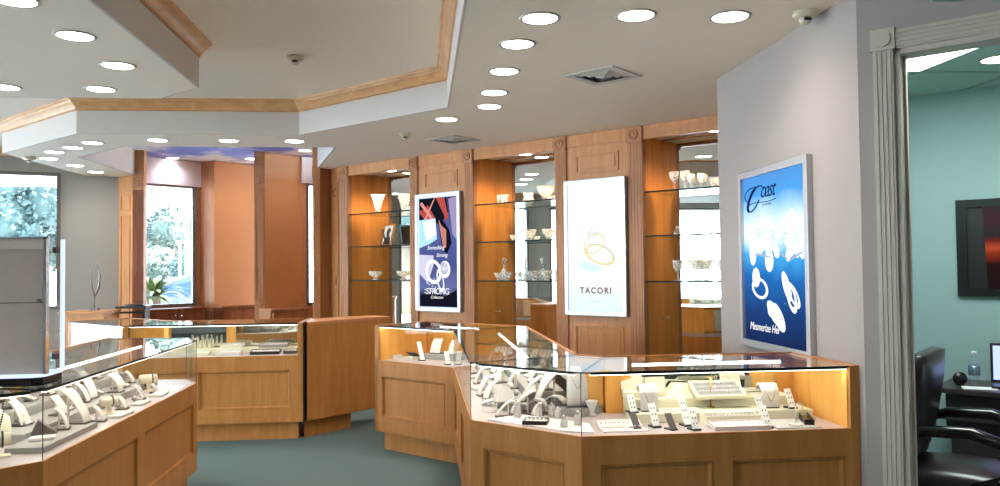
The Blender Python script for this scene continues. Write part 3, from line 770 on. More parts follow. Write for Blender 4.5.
A.dots('printed_gems', [(x-.02+.05*rr.gauss(0, .8), z+.01+.03*rr.gauss(0, .8)) for _ in range(18)], .004, 'art_gold_deep', .0016)
# lettering: swash C drawn as a stroke plus letters
def stroke(pts, r, taper=None): return MB().tube(pts, r, 6, taper=taper)
yy = -.0165
def bez(P, n=10):
    out = []
    for i in range(0, len(P)-3, 3):
        for k in range(n+1):
            u = k/n; b = [(1-u)**3, 3*u*(1-u)**2, 3*u*u*(1-u), u**3]
            out.append((sum(b[j]*P[i+j][0] for j in range(4)), yy, sum(b[j]*P[i+j][1] for j in range(4))))
    return out
cpts = bez([(.20, 1.935), (.09, 1.985), (.06, 1.90), (.12, 1.86), (.12, 1.86), (.30, 1.97), (.40, 2.0), (.36, 1.94), (.22, 1.99), (.10, 1.86), (.12, 1.73), (.15, 1.65), (.30, 1.76), (.34, 1.84), (.30, 1.88)][:13], 9)
cs = lambda L: [(a*.78, 1.985-(1.985-b)*.62) for a, b in L]
cpts = bez(cs([(.42, 1.955), (.34, 2.01), (.20, 1.93), (.15, 1.80), (.12, 1.70), (.26, 1.72), (.35, 1.84)]), 14)
mk('swash_letter', stroke(cpts, .006, [1.6 if 6 < i < 20 else .7 for i in range(len(cpts))]), 'art_navy', t)
mk('swash_letter', stroke(bez(cs([(.34, 1.965), (.08, 2.0), (.03, 1.86), (.15, 1.84)]), 14), .003), 'art_navy', t)
mk('underline', stroke(bez([(.12, 1.87), (.24, 1.90), (.32, 1.86), (.50, 1.885)], 14), .0025), 'art_navy', t)
text('lettering', 'oast', .135, 'art_navy', t, TXT(.385, yy+.001, 1.905), .45, width=.85)
text('small_lettering', 'DIAMOND', .02, 'art_navy', t, TXT(.38, yy+.001, 1.855), width=1.5)
text('lettering', 'Mesmerize Her', .066, 'art_white_flat', t, TXT(.31, yy+.001, 1.115), .25, width=.98)

# ------------------------------------------------------------------ showcases
def offset_poly(P, ds):
    n = len(P); out = []
    for i in range(n):
        a, b, c = Vector(P[i-1]), Vector(P[i]), Vector(P[(i+1) % n])
        d1 = (b-a).normalized(); d2 = (c-b).normalized(); n1 = Vector((-d1.y, d1.x)); n2 = Vector((-d2.y, d2.x))
        o1, o2 = ds[i-1], ds[i]; det = d1.x*d2.y - d1.y*d2.x
        if abs(det) < 1e-4: out.append(tuple(b+n1*o1)); continue
        p1 = b+n1*o1; p2 = b+n2*o2; r = p2-p1; t_ = (r.x*d2.y - r.y*d2.x)/det
        out.append(tuple(p1+d1*t_))
    return out
ZB, ZD, ZT = .157, .742, 1.033
CASES = {}
def showcase(key, label, P, kinds, panels, wood_m='maple', back_posts=(), bar=None, toe=.06, bd=.33):
    """P counter-clockwise; kinds per edge: F glass front, E wood end, B mirror back, W wood back, O open side."""
    n = len(P); cxy = (sum(p[0] for p in P)/n, sum(p[1] for p in P)/n)
    Q = [(p[0]-cxy[0], p[1]-cxy[1]) for p in P]
    t = thing('jewelry_showcase', label, 'showcase', (cxy[0], cxy[1], 0))
    off = lambda dF, dE=0, dB=0: offset_poly(Q, [{'F': dF, 'E': dE, 'B': dB, 'W': dB, 'O': 0}[k] for k in kinds])
    mk('toe_kick', MB().prism(off(toe, .05, .05), 0, ZB), wood_m, t)
    mk('cabinet_body', MB().prism(off(.018), ZB, .70), wood_m, t)
    mk('display_deck', MB().prism(off(.014), .70, ZD), 'laminate', t)
    Qi = off(.018)
    ff = MB(); eb = MB()
    for i, k in enumerate(kinds):
        a, b, ai, bi = Vector(Q[i]), Vector(Q[(i+1) % n]), Vector(Qi[i]), Vector(Qi[(i+1) % n])
        if k != 'F': continue
        L = (b-a).length
        Z = [(ZB, .28), (.617, .70)] if panels.get(i) else [(ZB, .70)]
        for z0, z1 in Z: ff.prism([tuple(a), tuple(b), tuple(bi), tuple(ai)], z0, z1)
        if panels.get(i):
            xs = [0]+[v for pr in panels[i] for v in pr]+[L]
            for q in range(0, len(xs), 2):
                u0, u1 = xs[q]/L, xs[q+1]/L
                ff.prism([tuple(a.lerp(b, u0)), tuple(a.lerp(b, u1)), tuple(ai.lerp(bi, u1)), tuple(ai.lerp(bi, u0))], .28, .617)
            F = fr(tuple(a), tuple(b-a))
            for x0, x1 in panels[i]:
                m = MB(F); e = .022
                v = [(x0, .004, .28), (x1, .004, .28), (x1, .004, .617), (x0, .004, .617), (x0+e, .017, .28+e), (x1-e, .017, .28+e), (x1-e, .017, .617-e), (x0+e, .017, .617-e),
                     (x0, .018, .28), (x1, .018, .28), (x1, .018, .617), (x0, .018, .617)]
                m._f(v, [(0, 1, 5, 4), (1, 2, 6, 5), (2, 3, 7, 6), (3, 0, 4, 7), (4, 5, 6, 7)])
                e2 = .006
                m.box(x0+e2, x0+e2+.004, .001, .008, .28+e2, .617-e2).box(x1-e2-.004, x1-e2, .001, .008, .28+e2, .617-e2).box(x0+e2, x1-e2, .001, .008, .28+e2, .284+e2).box(x0+e2, x1-e2, .001, .008, .613-e2, .617-e2)
                mk('recessed_panel', m, wood_m, t)
        Qe = offset_poly(Q, [.014 if kk == 'F' else 0 for kk in kinds])
        eb.prism([tuple(a), tuple(b), Qe[(i+1) % n], Qe[i]], .70, .745)
    mk('face_frame', ff, wood_m, t); mk('edge_band', eb, wood_m, t)
    # glazing
    Gi = offset_poly(Q, [.004 if k == 'F' else 0 for k in kinds]); Gj = offset_poly(Q, [.010 if k == 'F' else 0 for k in kinds])
    for i, k in enumerate(kinds):
        j_ = (i+1) % n; a, b = Vector(Q[i]), Vector(Q[j_]); F = fr(tuple(a), tuple(b-a)); L = (b-a).length
        if k == 'F':
            mk('front_glass', MB().prism([Gi[i], Gi[j_], Gj[j_], Gj[i]], .745, ZT-.006), 'case_glass', t)
            mk('glass_corner', MB(T(Gi[j_][0], Gi[j_][1], 0)).box(-.0015, .0015, -.0015, .0015, .745, ZT-.006), 'glass_edge', t)
        elif k == 'E':
            mk('end_panel', MB(F).box(-.003, L, -.0, .045, ZB, ZT+.002), wood_m, t, bevel=.002)
            mk('inner_lining', MB(F).box(.02, L-.02, .045, .049, ZD, ZT-.008), 'amber', t)
        elif k == 'B':
            mk('back_rail', MB(F).box(0, L, 0, .022, ZD, ZD+.02).box(0, L, 0, .022, ZT-.03, ZT-.006), wood_m, t)
            mk('mirror_door', MB(F).box(.0, L, .008, .014, ZD+.02, ZT-.03), 'mirror', t)
            for x0, x1 in (back_posts or ()): mk('back_post', MB(F).box(x0, x1, -.0, .035, ZD, ZT-.006), 'amber', t)
        elif k == 'W':
            mk('back_panel', MB(F).box(0, L, 0, .016, ZD, ZT-.006), 'amber', t)
    mk('top_glass', MB().prism(offset_poly(Q, [0]*n), ZT-.006, ZT, 0, 1), ['case_glass', 'glass_edge'], t)
    mk('back_edge_strip', MB(), 'maple', t) if False else None
    for i, k in enumerate(kinds):
        if k in 'BW':
            j_ = (i+1) % n; a, b = Vector(Q[i]), Vector(Q[j_]); F = fr(tuple(a), tuple(b-a)); L = (b-a).length
            mk('top_edge_trim', MB(F).box(-.004, L+.004, -.008, .008, ZT-.008, ZT+.003), 'maple', t)
        if k == 'F' and bar and i in bar:
            j_ = (i+1) % n; a, b = Vector(Q[i]), Vector(Q[j_]); F = fr(tuple(a), tuple(b-a)); L = (b-a).length
            fx0, fx1 = min(.05, L*.1), L-.05
            mk('front_light_housing', MB(F).box(fx0, fx1, .012, .034, ZT-.016, ZT-.0065), 'black', t)
            mk('front_light_strip', MB(F).box(fx0, fx1, .016, .032, ZT-.018, ZT-.0162), 'tube_glow', t)
            la = bpy.data.lights.new('front_case_lamp', 'AREA'); la.shape = 'RECTANGLE'; la.size = fx1-fx0; la.size_y = .02; la.energy = CASE_W*.45*(fx1-fx0); la.color = (1, .95, .84)
            lo = bpy.data.objects.new('front_case_lamp', la); COL.objects.link(lo); lo.parent = t
            lo.matrix_local = F @ T((fx0+fx1)/2, .026, ZT-.02) @ RX(radians(28))
            if bd < .06: continue
            j_ = (i+1) % n; a, b = Vector(Q[i]), Vector(Q[j_]); F = fr(tuple(a), tuple(b-a)); L = (b-a).length
            x0, x1 = bar[i]
            mk('light_tube_housing', MB(F).box(x0-.01, x0, bd-.014, bd+.014, ZT-.03, ZT-.0065).box(x1, x1+.01, bd-.014, bd+.014, ZT-.03, ZT-.0065), 'white_paint', t)
            mk('light_tube', MB(F).tube([(x0, bd, ZT-.018), (x1, bd, ZT-.018)], .008, 10), 'tube_glow', t)
            la = bpy.data.lights.new('case_lamp', 'AREA'); la.shape = 'RECTANGLE'; la.size = x1-x0; la.size_y = .03; la.energy = CASE_W*.5*(x1-x0); la.color = (1, .95, .82)
            lo = bpy.data.objects.new('case_lamp', la); COL.objects.link(lo); lo.parent = t
            lo.matrix_local = F @ T((x0+x1)/2, bd, ZT-.03)
    return t
P0, P1, P2_, P3, P4 = (-.40, 6.74), (.235, 6.105), (.235, 4.0), (.705, 3.53), (2.019, 3.53)
Q0, Q1, Q2, Q3, Q4 = (.017, 7.157), (.825, 6.35), (.825, 4.244), (.949, 4.12), (2.019, 4.12)
showcase('seg4', 'long glass-topped showcase against the white wall with ring trays', [P3, P4, Q4, Q3], 'FEBO', {0: [(.085, .61), (.70, 1.24)]}, 'maple', [(.935, 1.07), (.0, .14)], {0: (.33, 1.10)}, bd=.36)
showcase('seg3', 'angled corner showcase with a tall white necklace bust inside', [P2_, P3, Q3, Q2], 'FOWO', {0: [(.09, .57)]}, 'maple', (), {0: (.08, .58)}, bd=.02)
showcase('seg2', 'side showcase running back along the aisle, full of white ramps', [P1, P2_, Q2, Q1], 'FOBO', {0: [(.12, .98), (1.1, 1.98)]}, 'maple', [(.0, .1), (1.0, 1.08), (1.98, 2.106)], {0: (.25, 1.9)})
showcase('seg1', 'short far showcase of light maple with amber back panel', [P0, P1, Q1, Q0], 'FOWE', {0: [(.085, .80)]}, 'maple', (), {0: (.44, .88)}, bd=.34)
showcase('mid', 'far middle showcase of honey maple with ring trays and orange post', [(-2.6, 7.22), (-1.06, 7.22), (-1.06, 7.80), (-2.36, 7.80)], 'FEBO', {0: [(.1, .62), (.64+.0, 1.43)]}, 'maple', [(.71, .79)], {0: (.05, 1.46)}, bd=.05)
showcase('midl', 'angled far left showcase behind the near left counter', [(-3.39, 8.01), (-2.6, 7.22), (-2.36, 7.80), (-2.98, 8.42)], 'FOBE', {0: [(.1, 1.0)]}, 'maple', [(.0, .08)], {0: (.05, 1.05)}, bd=.05)
showcase('left', 'long near left glass showcase crowded with necklace ramps', [(-1.53, 3.40), (-1.53, 5.60), (-1.66, 5.82), (-2.22, 5.90), (-2.22, 3.686)], 'FFFBO', {0: [(.1, 1.07), (1.19, 2.12)]}, 'maple', [(.3, .42), (1.3, 1.4), (2.1, 2.2)], {0: (.1, 2.0)}, bd=.30)
showcase('leftc', 'near left corner showcase holding a beaded bust and a bracelet roll', [(-2.33, 2.60), (-1.53, 3.40), (-2.22, 3.686), (-3.02, 2.886)], 'FOBO', {}, 'maple', (), {0: (.1, 1.05)})

# plain counter end that swings off the far middle showcase
t = thing('counter_end', 'plain maple counter end angled between the two far showcases', 'counter', (-1.03, 7.25, 0), pi/4)
mk('side_panel', MB().prism([(.0, 0), (1.0, 0), (1.0, .25), (.75, .35), (.25, .35)], ZB, ZT-.02), 'maple', t)
mk('toe_kick', MB().prism([(.02, .07), (.56, .07), (.56, .25), (.2, .25)], 0, ZB), 'maple', t)
mk('top', MB().prism([(-.0, -.004), (1.004, -.004), (1.004, .25), (.75, .355), (.25, .355)], ZT-.02, ZT+.002), 'maple_shelf', t)
t = tag(mk('gap_shade_strip', MB().box(-.012, .0, -.02, .02, ZB, ZT, 0), 'black', None, (-1.045, 7.215, 0)), 'black strip standing in for the shaded gap beside the far middle showcase', 'strip')  # black solid stands in for the shade inside the open slot

# counter by the far left wall
t = thing('back_counter', 'low maple counter in front of the far beige wall', 'counter', (-3.80, 9.95, 0))
mk('carcass', MB().box(-.5, 0, 0, .5, 0, 1.0), 'maple_shelf', t)
mk('countertop', MB().box(-.52, .02, -.02, .51, 1.0, 1.03), 'maple_shelf', t, bevel=.004)
mk('drawer', MB().box(0, .012, .04, .46, .72, .96).box(.012, .018, .08, .42, .76, .92), 'maple', t)
t = thing('serving_stand', 'black stand with a flat tray top beside the left pilaster', 'stand', (-3.64, 10.62, 0))
mk('top', MB().box(-.24, .14, -.1, .1, 1.03, 1.06), 'black', t, bevel=.004)
mk('upright_panel', MB().box(.09, .12, -.09, .09, 0, 1.03), 'black', t)
mk('shelf', MB().box(-.2, .09, -.09, .09, .97, .99), 'black', t)
tag(mk('flat_tray', MB().lathe([(.0001, .004), (.1, .004), (.12, .022), (.125, .022), (.105, 0), (.0001, 0)], 20), 'steel_dark', None, (-3.68, 10.62, 1.061)), 'small dark oval dish on the black stand', 'dish')
t = thing('wire_ornament', 'slender dark wire ornament on the counter by the beige wall', 'ornament', (-4.05, 10.32, 1.03))
mk('base', MB().box(-.05, .05, -.04, .04, 0, .02), 'steel_dark', t)
mk('stem', MB().tube([(0, 0, .02), (0, 0, .17)], .008, 8), 'steel_dark', t)
mk('loop', MB().tube([(0, 0, .17), (-.035, 0, .28), (-.05, 0, .40), (-.035, 0, .50)], .007, 8, taper=[1, 1.5, 1.2, .4]).tube([(0, 0, .17), (.05, 0, .28), (.06, 0, .42), (.04, 0, .52), (.02, 0, .60)], .007, 8, taper=[1, 2.2, 1.8, 1, .4]), 'steel_dark', t)

# display tower standing on the near left counter
TX, TY = -1.585, 3.50
t = thing('display_tower', 'tall grey-backed countertop display tower with bright clear edges', 'display case', (TX, TY, ZT))
def rrect(x0, x1, y0, y1, r, n=6):
    out = []
    for cx_, cy_, a in ((x1-r, y0+r, -pi/2), (x1-r, y1-r, 0), (x0+r, y1-r, pi/2), (x0+r, y0+r, pi)):
        for k in range(n+1): out.append((cx_+r*cos(a+pi/2*k/n), cy_+r*sin(a+pi/2*k/n)))
    return out
mk('base', MB().prism(rrect(-.62, -.0, .0, .24, .06), 0, .035), 'black_gloss', t)
mk('base_trim', MB().prism(rrect(-.622, .002, -.002, .242, .062), .035, .043), 'edge_glow', t)  # rim glows to stand in for glare on the chrome edge
mk('back_panel', MB().box(-.60, -.012, .05, .062, .045, .62), 'taupe', t)
mk('back_panel_header', MB().box(-.60, -.012, .044, .066, .575, .62), 'taupe_light', t)
mk('fabric_seam', MB().box(-.60, -.012, .0465, .0495, .345, .349), 'dark_grey', t)
mk('lock', MB().lathe([(.0001, .008), (.009, .006), (.01, 0)], 14, M=T(-.035, .05, .355) @ RX(pi/2)), 'steel_dark', t)
for x in (-.60, -.014): mk('frame_post', MB().box(x, x+.012, .04, .072, .045, .625), 'chrome', t)
mk('side_glass', MB().box(-.006, -.001, .07, .20, .045, .62), 'pane', t)
mk('top_frame', MB().box(-.60, .006, .04, .05, .617, .627), 'chrome', t)
mk('rear_post', MB().box(-.012, .002, .195, .21, .045, .62), 'edge_glow', t)  # emission imitates glare along the clear edge, no lamp here
for z in (.56, .10):
    mk('hinge', MB().box(-.004, .012, .10, .135, z, z+.024), 'dark_grey', t)
mk('shelf', MB().box(-.59, -.006, .08, .2, .33, .336), 'acrylic', t)

# ------------------------------------------------------------------ things inside the showcases
LV = [ZD+.0005, .787, .832]
def riser(x0, x1, y0, y1, z1, label, m='grey_fabric', pts=None):
    P = pts or [(x0, y0), (x1, y0), (x1, y1), (x0, y1)]
    cx_ = sum(p[0] for p in P)/len(P); cy_ = sum(p[1] for p in P)/len(P)
    o = mk('display_riser', MB().prism([(a-cx_, b-cy_) for a, b in P], 0, z1-LV[0]-.0005), m, None, (cx_, cy_, LV[0]), bevel=.003)
    return tag(o, label, 'riser')
riser(1.02, 1.93, 3.80, 3.95, LV[1], 'mid-height cream riser block in the showcase by the white wall', 'cream')
riser(1.04, 1.90, 3.955, 4.095, LV[2], 'tall cream riser block along the back of the showcase by the white wall', 'cream')
riser(0, 0, 0, 0, LV[1], 'grey riser across the back of the angled corner showcase', 'grey_fabric', [(.42, 4.24), (.80, 3.98), (.93, 4.10), (.80, 4.22)])
riser(0, 0, 0, 0, LV[0]+.008, 'thin mauve pad under the ring posts in the corner showcase', 'pink', [(.32, 3.985), (.66, 3.645), (.78, 3.60), (.80, 3.80), (.50, 4.1)])
riser(.40, .56, 4.3, 6.2, LV[1], 'long low grey riser down the side showcase', 'grey_fabric')
riser(.565, .77, 4.3, 6.15, LV[2], 'long tall grey riser at the back of the side showcase', 'grey_fabric')
riser(0, 0, 0, 0, LV[1], 'grey riser at the back of the short far showcase', 'grey_fabric', [(.0, 6.75), (.40, 6.35), (.62, 6.45), (.14, 6.95)])
riser(-1.97, -1.77, 3.75, 5.55, LV[1], 'long low grey riser in the near left showcase', 'grey_fabric')
riser(-2.18, -1.975, 3.85, 5.6, LV[2], 'long tall grey riser at the back of the near left showcase', 'grey_fabric')
riser(-2.3, -1.15, 7.55, 7.72, LV[1], 'cream riser along the back of the far middle showcase', 'cream')
riser(-1.76, -1.60, 3.56, 4.12, LV[0]+.025, 'thick grey slab at the near end of the left showcase', 'grey_fabric')

def ramp_mesh(h, w, lean, thick=.006, n=10):
    mb = MB(); vs = []
    prof = []
    for i in range(n+1):
        u = i/n; prof.append((lean*(u**1.6), h*(1-(1-u)**1.25)*.98 + .0))
    prof.append((prof[-1][0]+lean*.10, prof[-1][1]-.004))
    N = len(prof)
    for i, (x, z) in enumerate(prof):
        wd = w*(.5 if i < N-2 else .46)*(1-.12*i/N)
        vs += [(x, -wd, z), (x, wd, z), (x+thick, wd, z-thick*.5), (x+thick, -wd, z-thick*.5)]
    fs = []
    for i in range(N-1):
        for k in range(4): fs.append((i*4+k, i*4+(k+1) % 4, i*4+4+(k+1) % 4, i*4+4+k))
    fs += [(0, 1, 2, 3), ((N-1)*4+3, (N-1)*4+2, (N-1)*4+1, (N-1)*4)]
    return mb._f(vs, fs, 0, None, False)
PROTO = {}
def ramp(x, y, z, h, ang, label, mat='white_leather', lean=.55, w=.5, base='dark_grey', chain=None, group=None):
    """curved neck ramp: the foot at the origin, leaning along +x of its own frame"""
    t = thing('necklace_ramp', label, 'necklace stand', (x, y, z), ang, group)
    L = h*lean; ww = max(.035, h*w)
    mk('curved_back', ramp_mesh(h, ww, L), mat, t)
    mk('foot', MB().box(-.008, L*.9+.012, -ww*.52, ww*.52, 0, .008), base, t, bevel=.002)
    mk('strut', MB().box(L*.72, L*.72+.006, -.006, .006, .006, h*.78), mat, t)
    if chain:
        pts = []
        for k in range(17):
            u = -1+2*k/16; zz = h*(.35+.6*u*u); 
            # follow the ramp curve
            uu = min(1, 1-(max(0, 1-zz/h/.98))**.8); pts.append((L*uu**1.6-.004, u*ww*.36, h*(1-(1-uu)**1.25)*.98+.002))
        o = mk('necklace', MB().tube(pts, .0016, 5), chain, None, (x, y, z), ang)
        tag(o, '%s chain on %s' % (chain, label.replace('curved ', '').replace('necklace ', '').replace('of the side', 'of side')), 'necklace')
    return t
RAMPS = [  # x, y, level, h, angle, lean, w, words
 (.375, 4.07, 0, .087, .0, .9, .45, 'small curved white necklace ramp near the left glass edge of the corner showcase', None),
 (.455, 4.13, 0, .125, .0, .95, .5, 'medium curved white ramp behind the small one in the corner showcase', 'silver'),
 (.60, 4.20, 1, .175, .25, .8, .4, 'tall leaning white ramp beside the orange post of the corner showcase', None),
 (.53, 4.26, 1, .136, .1, .8, .45, 'white ramp standing second from the tall leaning one', 'silver'),
 (.47, 4.50, 1, .13, -.2, .5, .6, 'short wide ramp at the near end of the side showcase', 'silver'),
 (.33, 4.75, 0, .12, .2, .5, .6, 'low white ramp against the glass at the near end of the side showcase', None),
 (.62, 4.62, 2, .10, .1, .6, .6, 'low ramp at the back near the corner of the side showcase', 'gold'),
 (.56, 4.06, 0, .07, .4, .7, .5, 'low white ramp right behind the ring post cluster', None),
 (.41, 4.30, 1, .10, -.3, .5, .6, 'white ramp behind the half-moon pad', None),
 (.64, 4.34, 2, .10, .1, .6, .6, 'white ramp at the back corner of the side showcase', 'silver'),
 (.36, 4.62, 0, .10, .5, .6, .5, 'white ramp against the aisle glass nearest the corner', None),
 (.50, 4.72, 1, .12, .0, .6, .5, 'white ramp on the low riser nearest the corner', 'silver'),
 (.45, 4.95, 1, .12, .3, .6, .5, 'white ramp in the near third of the side showcase', None),
 (.63, 5.05, 2, .11, -.2, .6, .6, 'white ramp at the back in the near third of the side showcase', 'silver'),
 (.34, 5.25, 0, .12, .1, .6, .5, 'white ramp by the glass in the middle of the side showcase', None),
 (.47, 5.40, 1, .13, .3, .6, .5, 'white ramp on the low riser in the middle of the side showcase', 'gold'),
 (.65, 5.55, 2, .11, .1, .6, .6, 'white ramp on the tall riser in the middle of the side showcase', None),
 (.35, 5.75, 0, .11, -.1, .6, .5, 'white ramp by the glass in the far third of the side showcase', None),
 (.48, 5.90, 1, .12, .2, .6, .5, 'white ramp on the low riser in the far third of the side showcase', 'silver'),
 (.66, 6.05, 2, .09, .3, .6, .6, 'white ramp on the tall riser at the far end of the side showcase', None),
 (.10, 6.72, 1, .125, .9, .5, .8, 'wide white ramp in the middle of the short far showcase', None),
 (.24, 6.58, 1, .13, .7, .5, .8, 'wide white ramp at the right end of the short far showcase', 'silver'),
]
for k, (x, y, l, h, a, le, w, lab, ch) in enumerate(RAMPS): ramp(x, y, LV[l], h, a, lab, 'white_leather', le, w, chain=ch)
LRAMPS = [
 (-1.62, 4.26, 0, .085, pi+.1, .6, .6, 'short white ramp just past the thick grey slab'),
 (-1.86, 3.96, 1, .12, pi-.2, .6, .55, 'white ramp on the low riser next to the wedge pad'),
 (-1.64, 4.62, 0, .075, pi, .6, .7, 'low white ramp between the two cream rolls by the front glass'),
 (-1.84, 4.62, 1, .11, pi+.1, .6, .5, 'white ramp just before the tallest ramp'),
 (-1.66, 4.95, 0, .09, pi, .6, .6, 'white ramp on the deck past the middle of the left showcase'),
 (-1.84, 5.12, 1, .10, pi-.1, .6, .6, 'white ramp in the far third of the left showcase'),
 (-1.66, 5.20, 0, .06, pi, .6, .8, 'small white ramp near the far cream roll'),
 (-1.86, 5.36, 1, .08, pi, .6, .6, 'white ramp at the far end of the low riser'),
 (-1.665, 3.95, 0, .105, pi+.25, .5, .62, 'small curved white ramp near the left corner glass'),
 (-1.635, 4.09, 0, .175, pi-.1, .75, .40, 'tall twin-curved white ramp beside the front glass of the left showcase'),
 (-1.86, 4.74, 1, .20, pi-.05, .62, .46, 'tallest white necklace ramp rising above the left showcase glass line'),
 (-2.03, 5.05, 2, .085, pi, .6, .6, 'low white ramp at the back of the left showcase'),
 (-1.79, 4.96, 1, .115, pi, .6, .55, 'broad white ramp in the middle of the left showcase'),
 (-1.83, 4.50, 1, .10, pi+.2, .6, .6, 'white ramp behind the woven bracelet in the left showcase'),
 (-1.80, 4.22, 1, .10, pi-.2, .6, .6, 'white ramp on the low riser near the left corner'),
 (-2.02, 4.20, 2, .09, pi, .6, .6, 'pale ramp at the back near the left corner'),
 (-2.03, 4.62, 2, .09, pi, .6, .6, 'pale ramp at the back behind the tallest ramp'),
 (-1.98, 5.42, 2, .07, pi, .6, .6, 'small pale ramp at the far end of the left showcase'),
]
for k, (x, y, l, h, a, le, w, lab) in enumerate(LRAMPS): ramp(x, y, LV[l] if l else LV[0]+(.026 if y < 4.12 else 0), h, a, lab, 'white_leather', le, w, chain='silver' if k in (1, 4) else None)

def ring(x, y, z, ang=0, r=.009, name='ring', label=None, group=None, tilt=pi/2, band='silver', gem='diamond'):
    t = thing(name, label, 'ring', (x, y, z), ang, group)
    mk('band', MB(RX(tilt)).tube([(r*cos(2*pi*k/16), r*sin(2*pi*k/16), 0) for k in range(16)], .0013, 6, closed=True), band, t)
    mk('gemstone', MB().lathe([(.0005, -.003), (.0036, .0005), (.003, .002), (.0005, .002)], 8, M=T(0, 0, r+.003)), gem, t)
    return t
# ring posts
def ring_post(x, y, z, h, label):
    t = thing('ring_post', label, 'ring stand', (x, y, z), -pi/4)
    w = .0135
    mb = MB()._f([(-w, -w, 0), (w, -w, 0), (w, w, 0), (-w, w, 0), (-w*.85, -w*.85, h*.72), (w*.85, -w*.85, h*.72), (w*.85, w*.85, h), (-w*.85, w*.85, h)],
                 [(0, 3, 2, 1), (4, 5, 6, 7), (0, 1, 5, 4), (1, 2, 6, 5), (2, 3, 7, 6), (3, 0, 4, 7)])
    mk('post', mb, 'grey_light', t)
    mk('slot_pad', MB(T(0, 0, h*.87) @ RX(.5)).box(-w*.6, w*.6, -w*.7, w*.7, 0, .002), 'grey_fabric', t)
    return ring(x, y, z+h*.86+.004, -pi/4, .008, 'ring', 'silver diamond ring on the ' + label.replace('ring post', 'post'), None, pi/2)
for x, y, h, d in [(.472, 4.0, .075, 'nearest the left glass'), (.585, 4.02, .057, 'behind the black ring tray'), (.655, 4.04, .055, 'in the back of the cluster'), (.67, 3.94, .05, 'in the middle of the cluster'),
                   (.662, 3.727, .047, 'closest to the front glass'), (.735, 3.76, .062, 'at the corner seam of the glass')]:
    ring_post(x, y, LV[0]+.009, h, 'small grey ring post ' + d)

def tray(name, label, x, y, z, w, d, h, ang=0, tilt=0, m='cream', pad='white_leather', rows=0, cols=0, grp=None, rim=.006, gems='ring'):
    t = thing(name, label, 'tray', (x, y, z), ang)
    R_ = RX(tilt)
    M = T(0, -d/2, 0) @ R_ @ T(0, d/2, 0)
    f = MB(M); f.box(-w/2, w/2, -d/2, -d/2+rim, 0, h).box(-w/2, w/2, d/2-rim, d/2, 0, h).box(-w/2, -w/2+rim, -d/2+rim, d/2-rim, 0, h).box(w/2-rim, w/2, -d/2+rim, d/2-rim, 0, h)
    mk('tray_body', f, m, t)
    mk('pad', MB(M).box(-w/2+rim, w/2-rim, -d/2+rim, d/2-rim, 0, h*.72), pad, t)
    if tilt > .02: mk('back_support', MB().box(-w/2+.01, w/2-.01, d/2*cos(tilt)-.02, d/2*cos(tilt)-.01, 0, max(.002, d*sin(tilt)-.012)), m, t)
    MW = T(x, y, z) @ RZ(ang) @ M
    first = None
    for r in range(rows):
        for c in range(cols):
            px_ = -w/2+rim*1.5+(w-3*rim)*(c+.5)/cols; py_ = -d/2+rim*1.5+(d-3*rim)*(r+.5)/rows
            P = MW @ Vector((px_, py_, h*.72+.003))
            if first is None:
                if gems == 'ring': first = ring(P.x, P.y, P.z, ang, min(.008, (w/cols)*.42), 'ring', 'tiny ring in the ' + grp, 'rings in the ' + grp, pi/2)
                else:
                    first = mk('stud_earring', MB().ball((0, 0, .002), .0032, 6), gems, None, tuple(P)); tag(first, 'tiny stud in the ' + grp, 'earring', 'studs in the ' + grp)
            else:
                if gems == 'ring': dup(first, tuple(P))
                else: o = first.copy(); COL.objects.link(o); o.location = P
    return t
tray('ring_tray', 'black-sided square tray of rings at the front glass of the corner showcase', .545, 3.842, LV[0]+.009, .12, .10, .018, -pi/4+.5, 0, 'black', 'white_leather', 3, 5, 'black-sided square tray')
tray('ring_tray', 'large tilted white tray with three dark rows of rings', 1.50, 3.97, LV[1]+.046, .26, .15, .018, 0, .42, 'cream', 'grey_fabric', 3, 14, 'large tilted white tray', .012)
tray('ring_tray', 'white slotted tray in front of the tilted one', 1.48, 3.74, LV[0], .27, .10, .045, 0, .0, 'cream', 'grey_light', 2, 12, 'slotted tray before the tilted one')
tray('earring_tray', 'pale pink pad of earrings right at the front glass by the white wall', 1.475, 3.62, LV[0], .27, .10, .02, 0, .12, 'pink', 'pink', 2, 9, 'pale pink earring pad', .004, 'silver')
tray('ring_tray', 'flat pink card with a row of rings and dark earrings near the glass corner seam', .935, 3.66, LV[0], .22, .10, .006, 0, .0, 'pink', 'pink', 1, 10, 'flat pink card', .004)
t = tray('earring_card', 'upright pink card with dark drop earrings behind the row of rings', .93, 3.74, LV[0], .21, .07, .006, 0, .35, 'pink', 'pink', 1, 9, 'upright pink card', .004, 'onyx')
for k in range(3): pass
def lidded(x, y, z, ang, label):
    t = thing('jewelry_box', label, 'box', (x, y, z), ang)
    mk('box_base', MB().box(-.055, .055, -.04, .04, 0, .03), 'cream', t, bevel=.003)
    mk('lid', MB(T(0, .04, .03) @ RX(-.35)).box(-.055, .055, -.006, .006, 0, .085), 'cream', t)
    mk('insert', MB().box(-.045, .045, -.032, .032, .03, .034), 'white_leather', t)
lidded(1.62, 4.02, LV[2], .1, 'open cream box near the amber back corner of the right showcase')
lidded(1.08, 4.03, LV[2], -.1, 'open cream box on the tall riser at the mirror end')
lidded(1.215, 4.05, LV[2], .0, 'second open cream box just right of the first on the tall riser')
t = thing('display_block', 'long sloping cream block behind the tilted white tray', 'display block', (1.39, 4.035, LV[2]))
mk('block', MB()._f([(-.15, -.05, 0), (.15, -.05, 0), (.15, .05, 0), (-.15, .05, 0), (-.09, -.01, .065), (.13, -.01, .055), (.13, .05, .055), (-.09, .05, .065)], [(0, 3, 2, 1), (4, 5, 6, 7), (0, 1, 5, 4), (1, 2, 6, 5), (2, 3, 7, 6), (3, 0, 4, 7)]), 'cream', t)
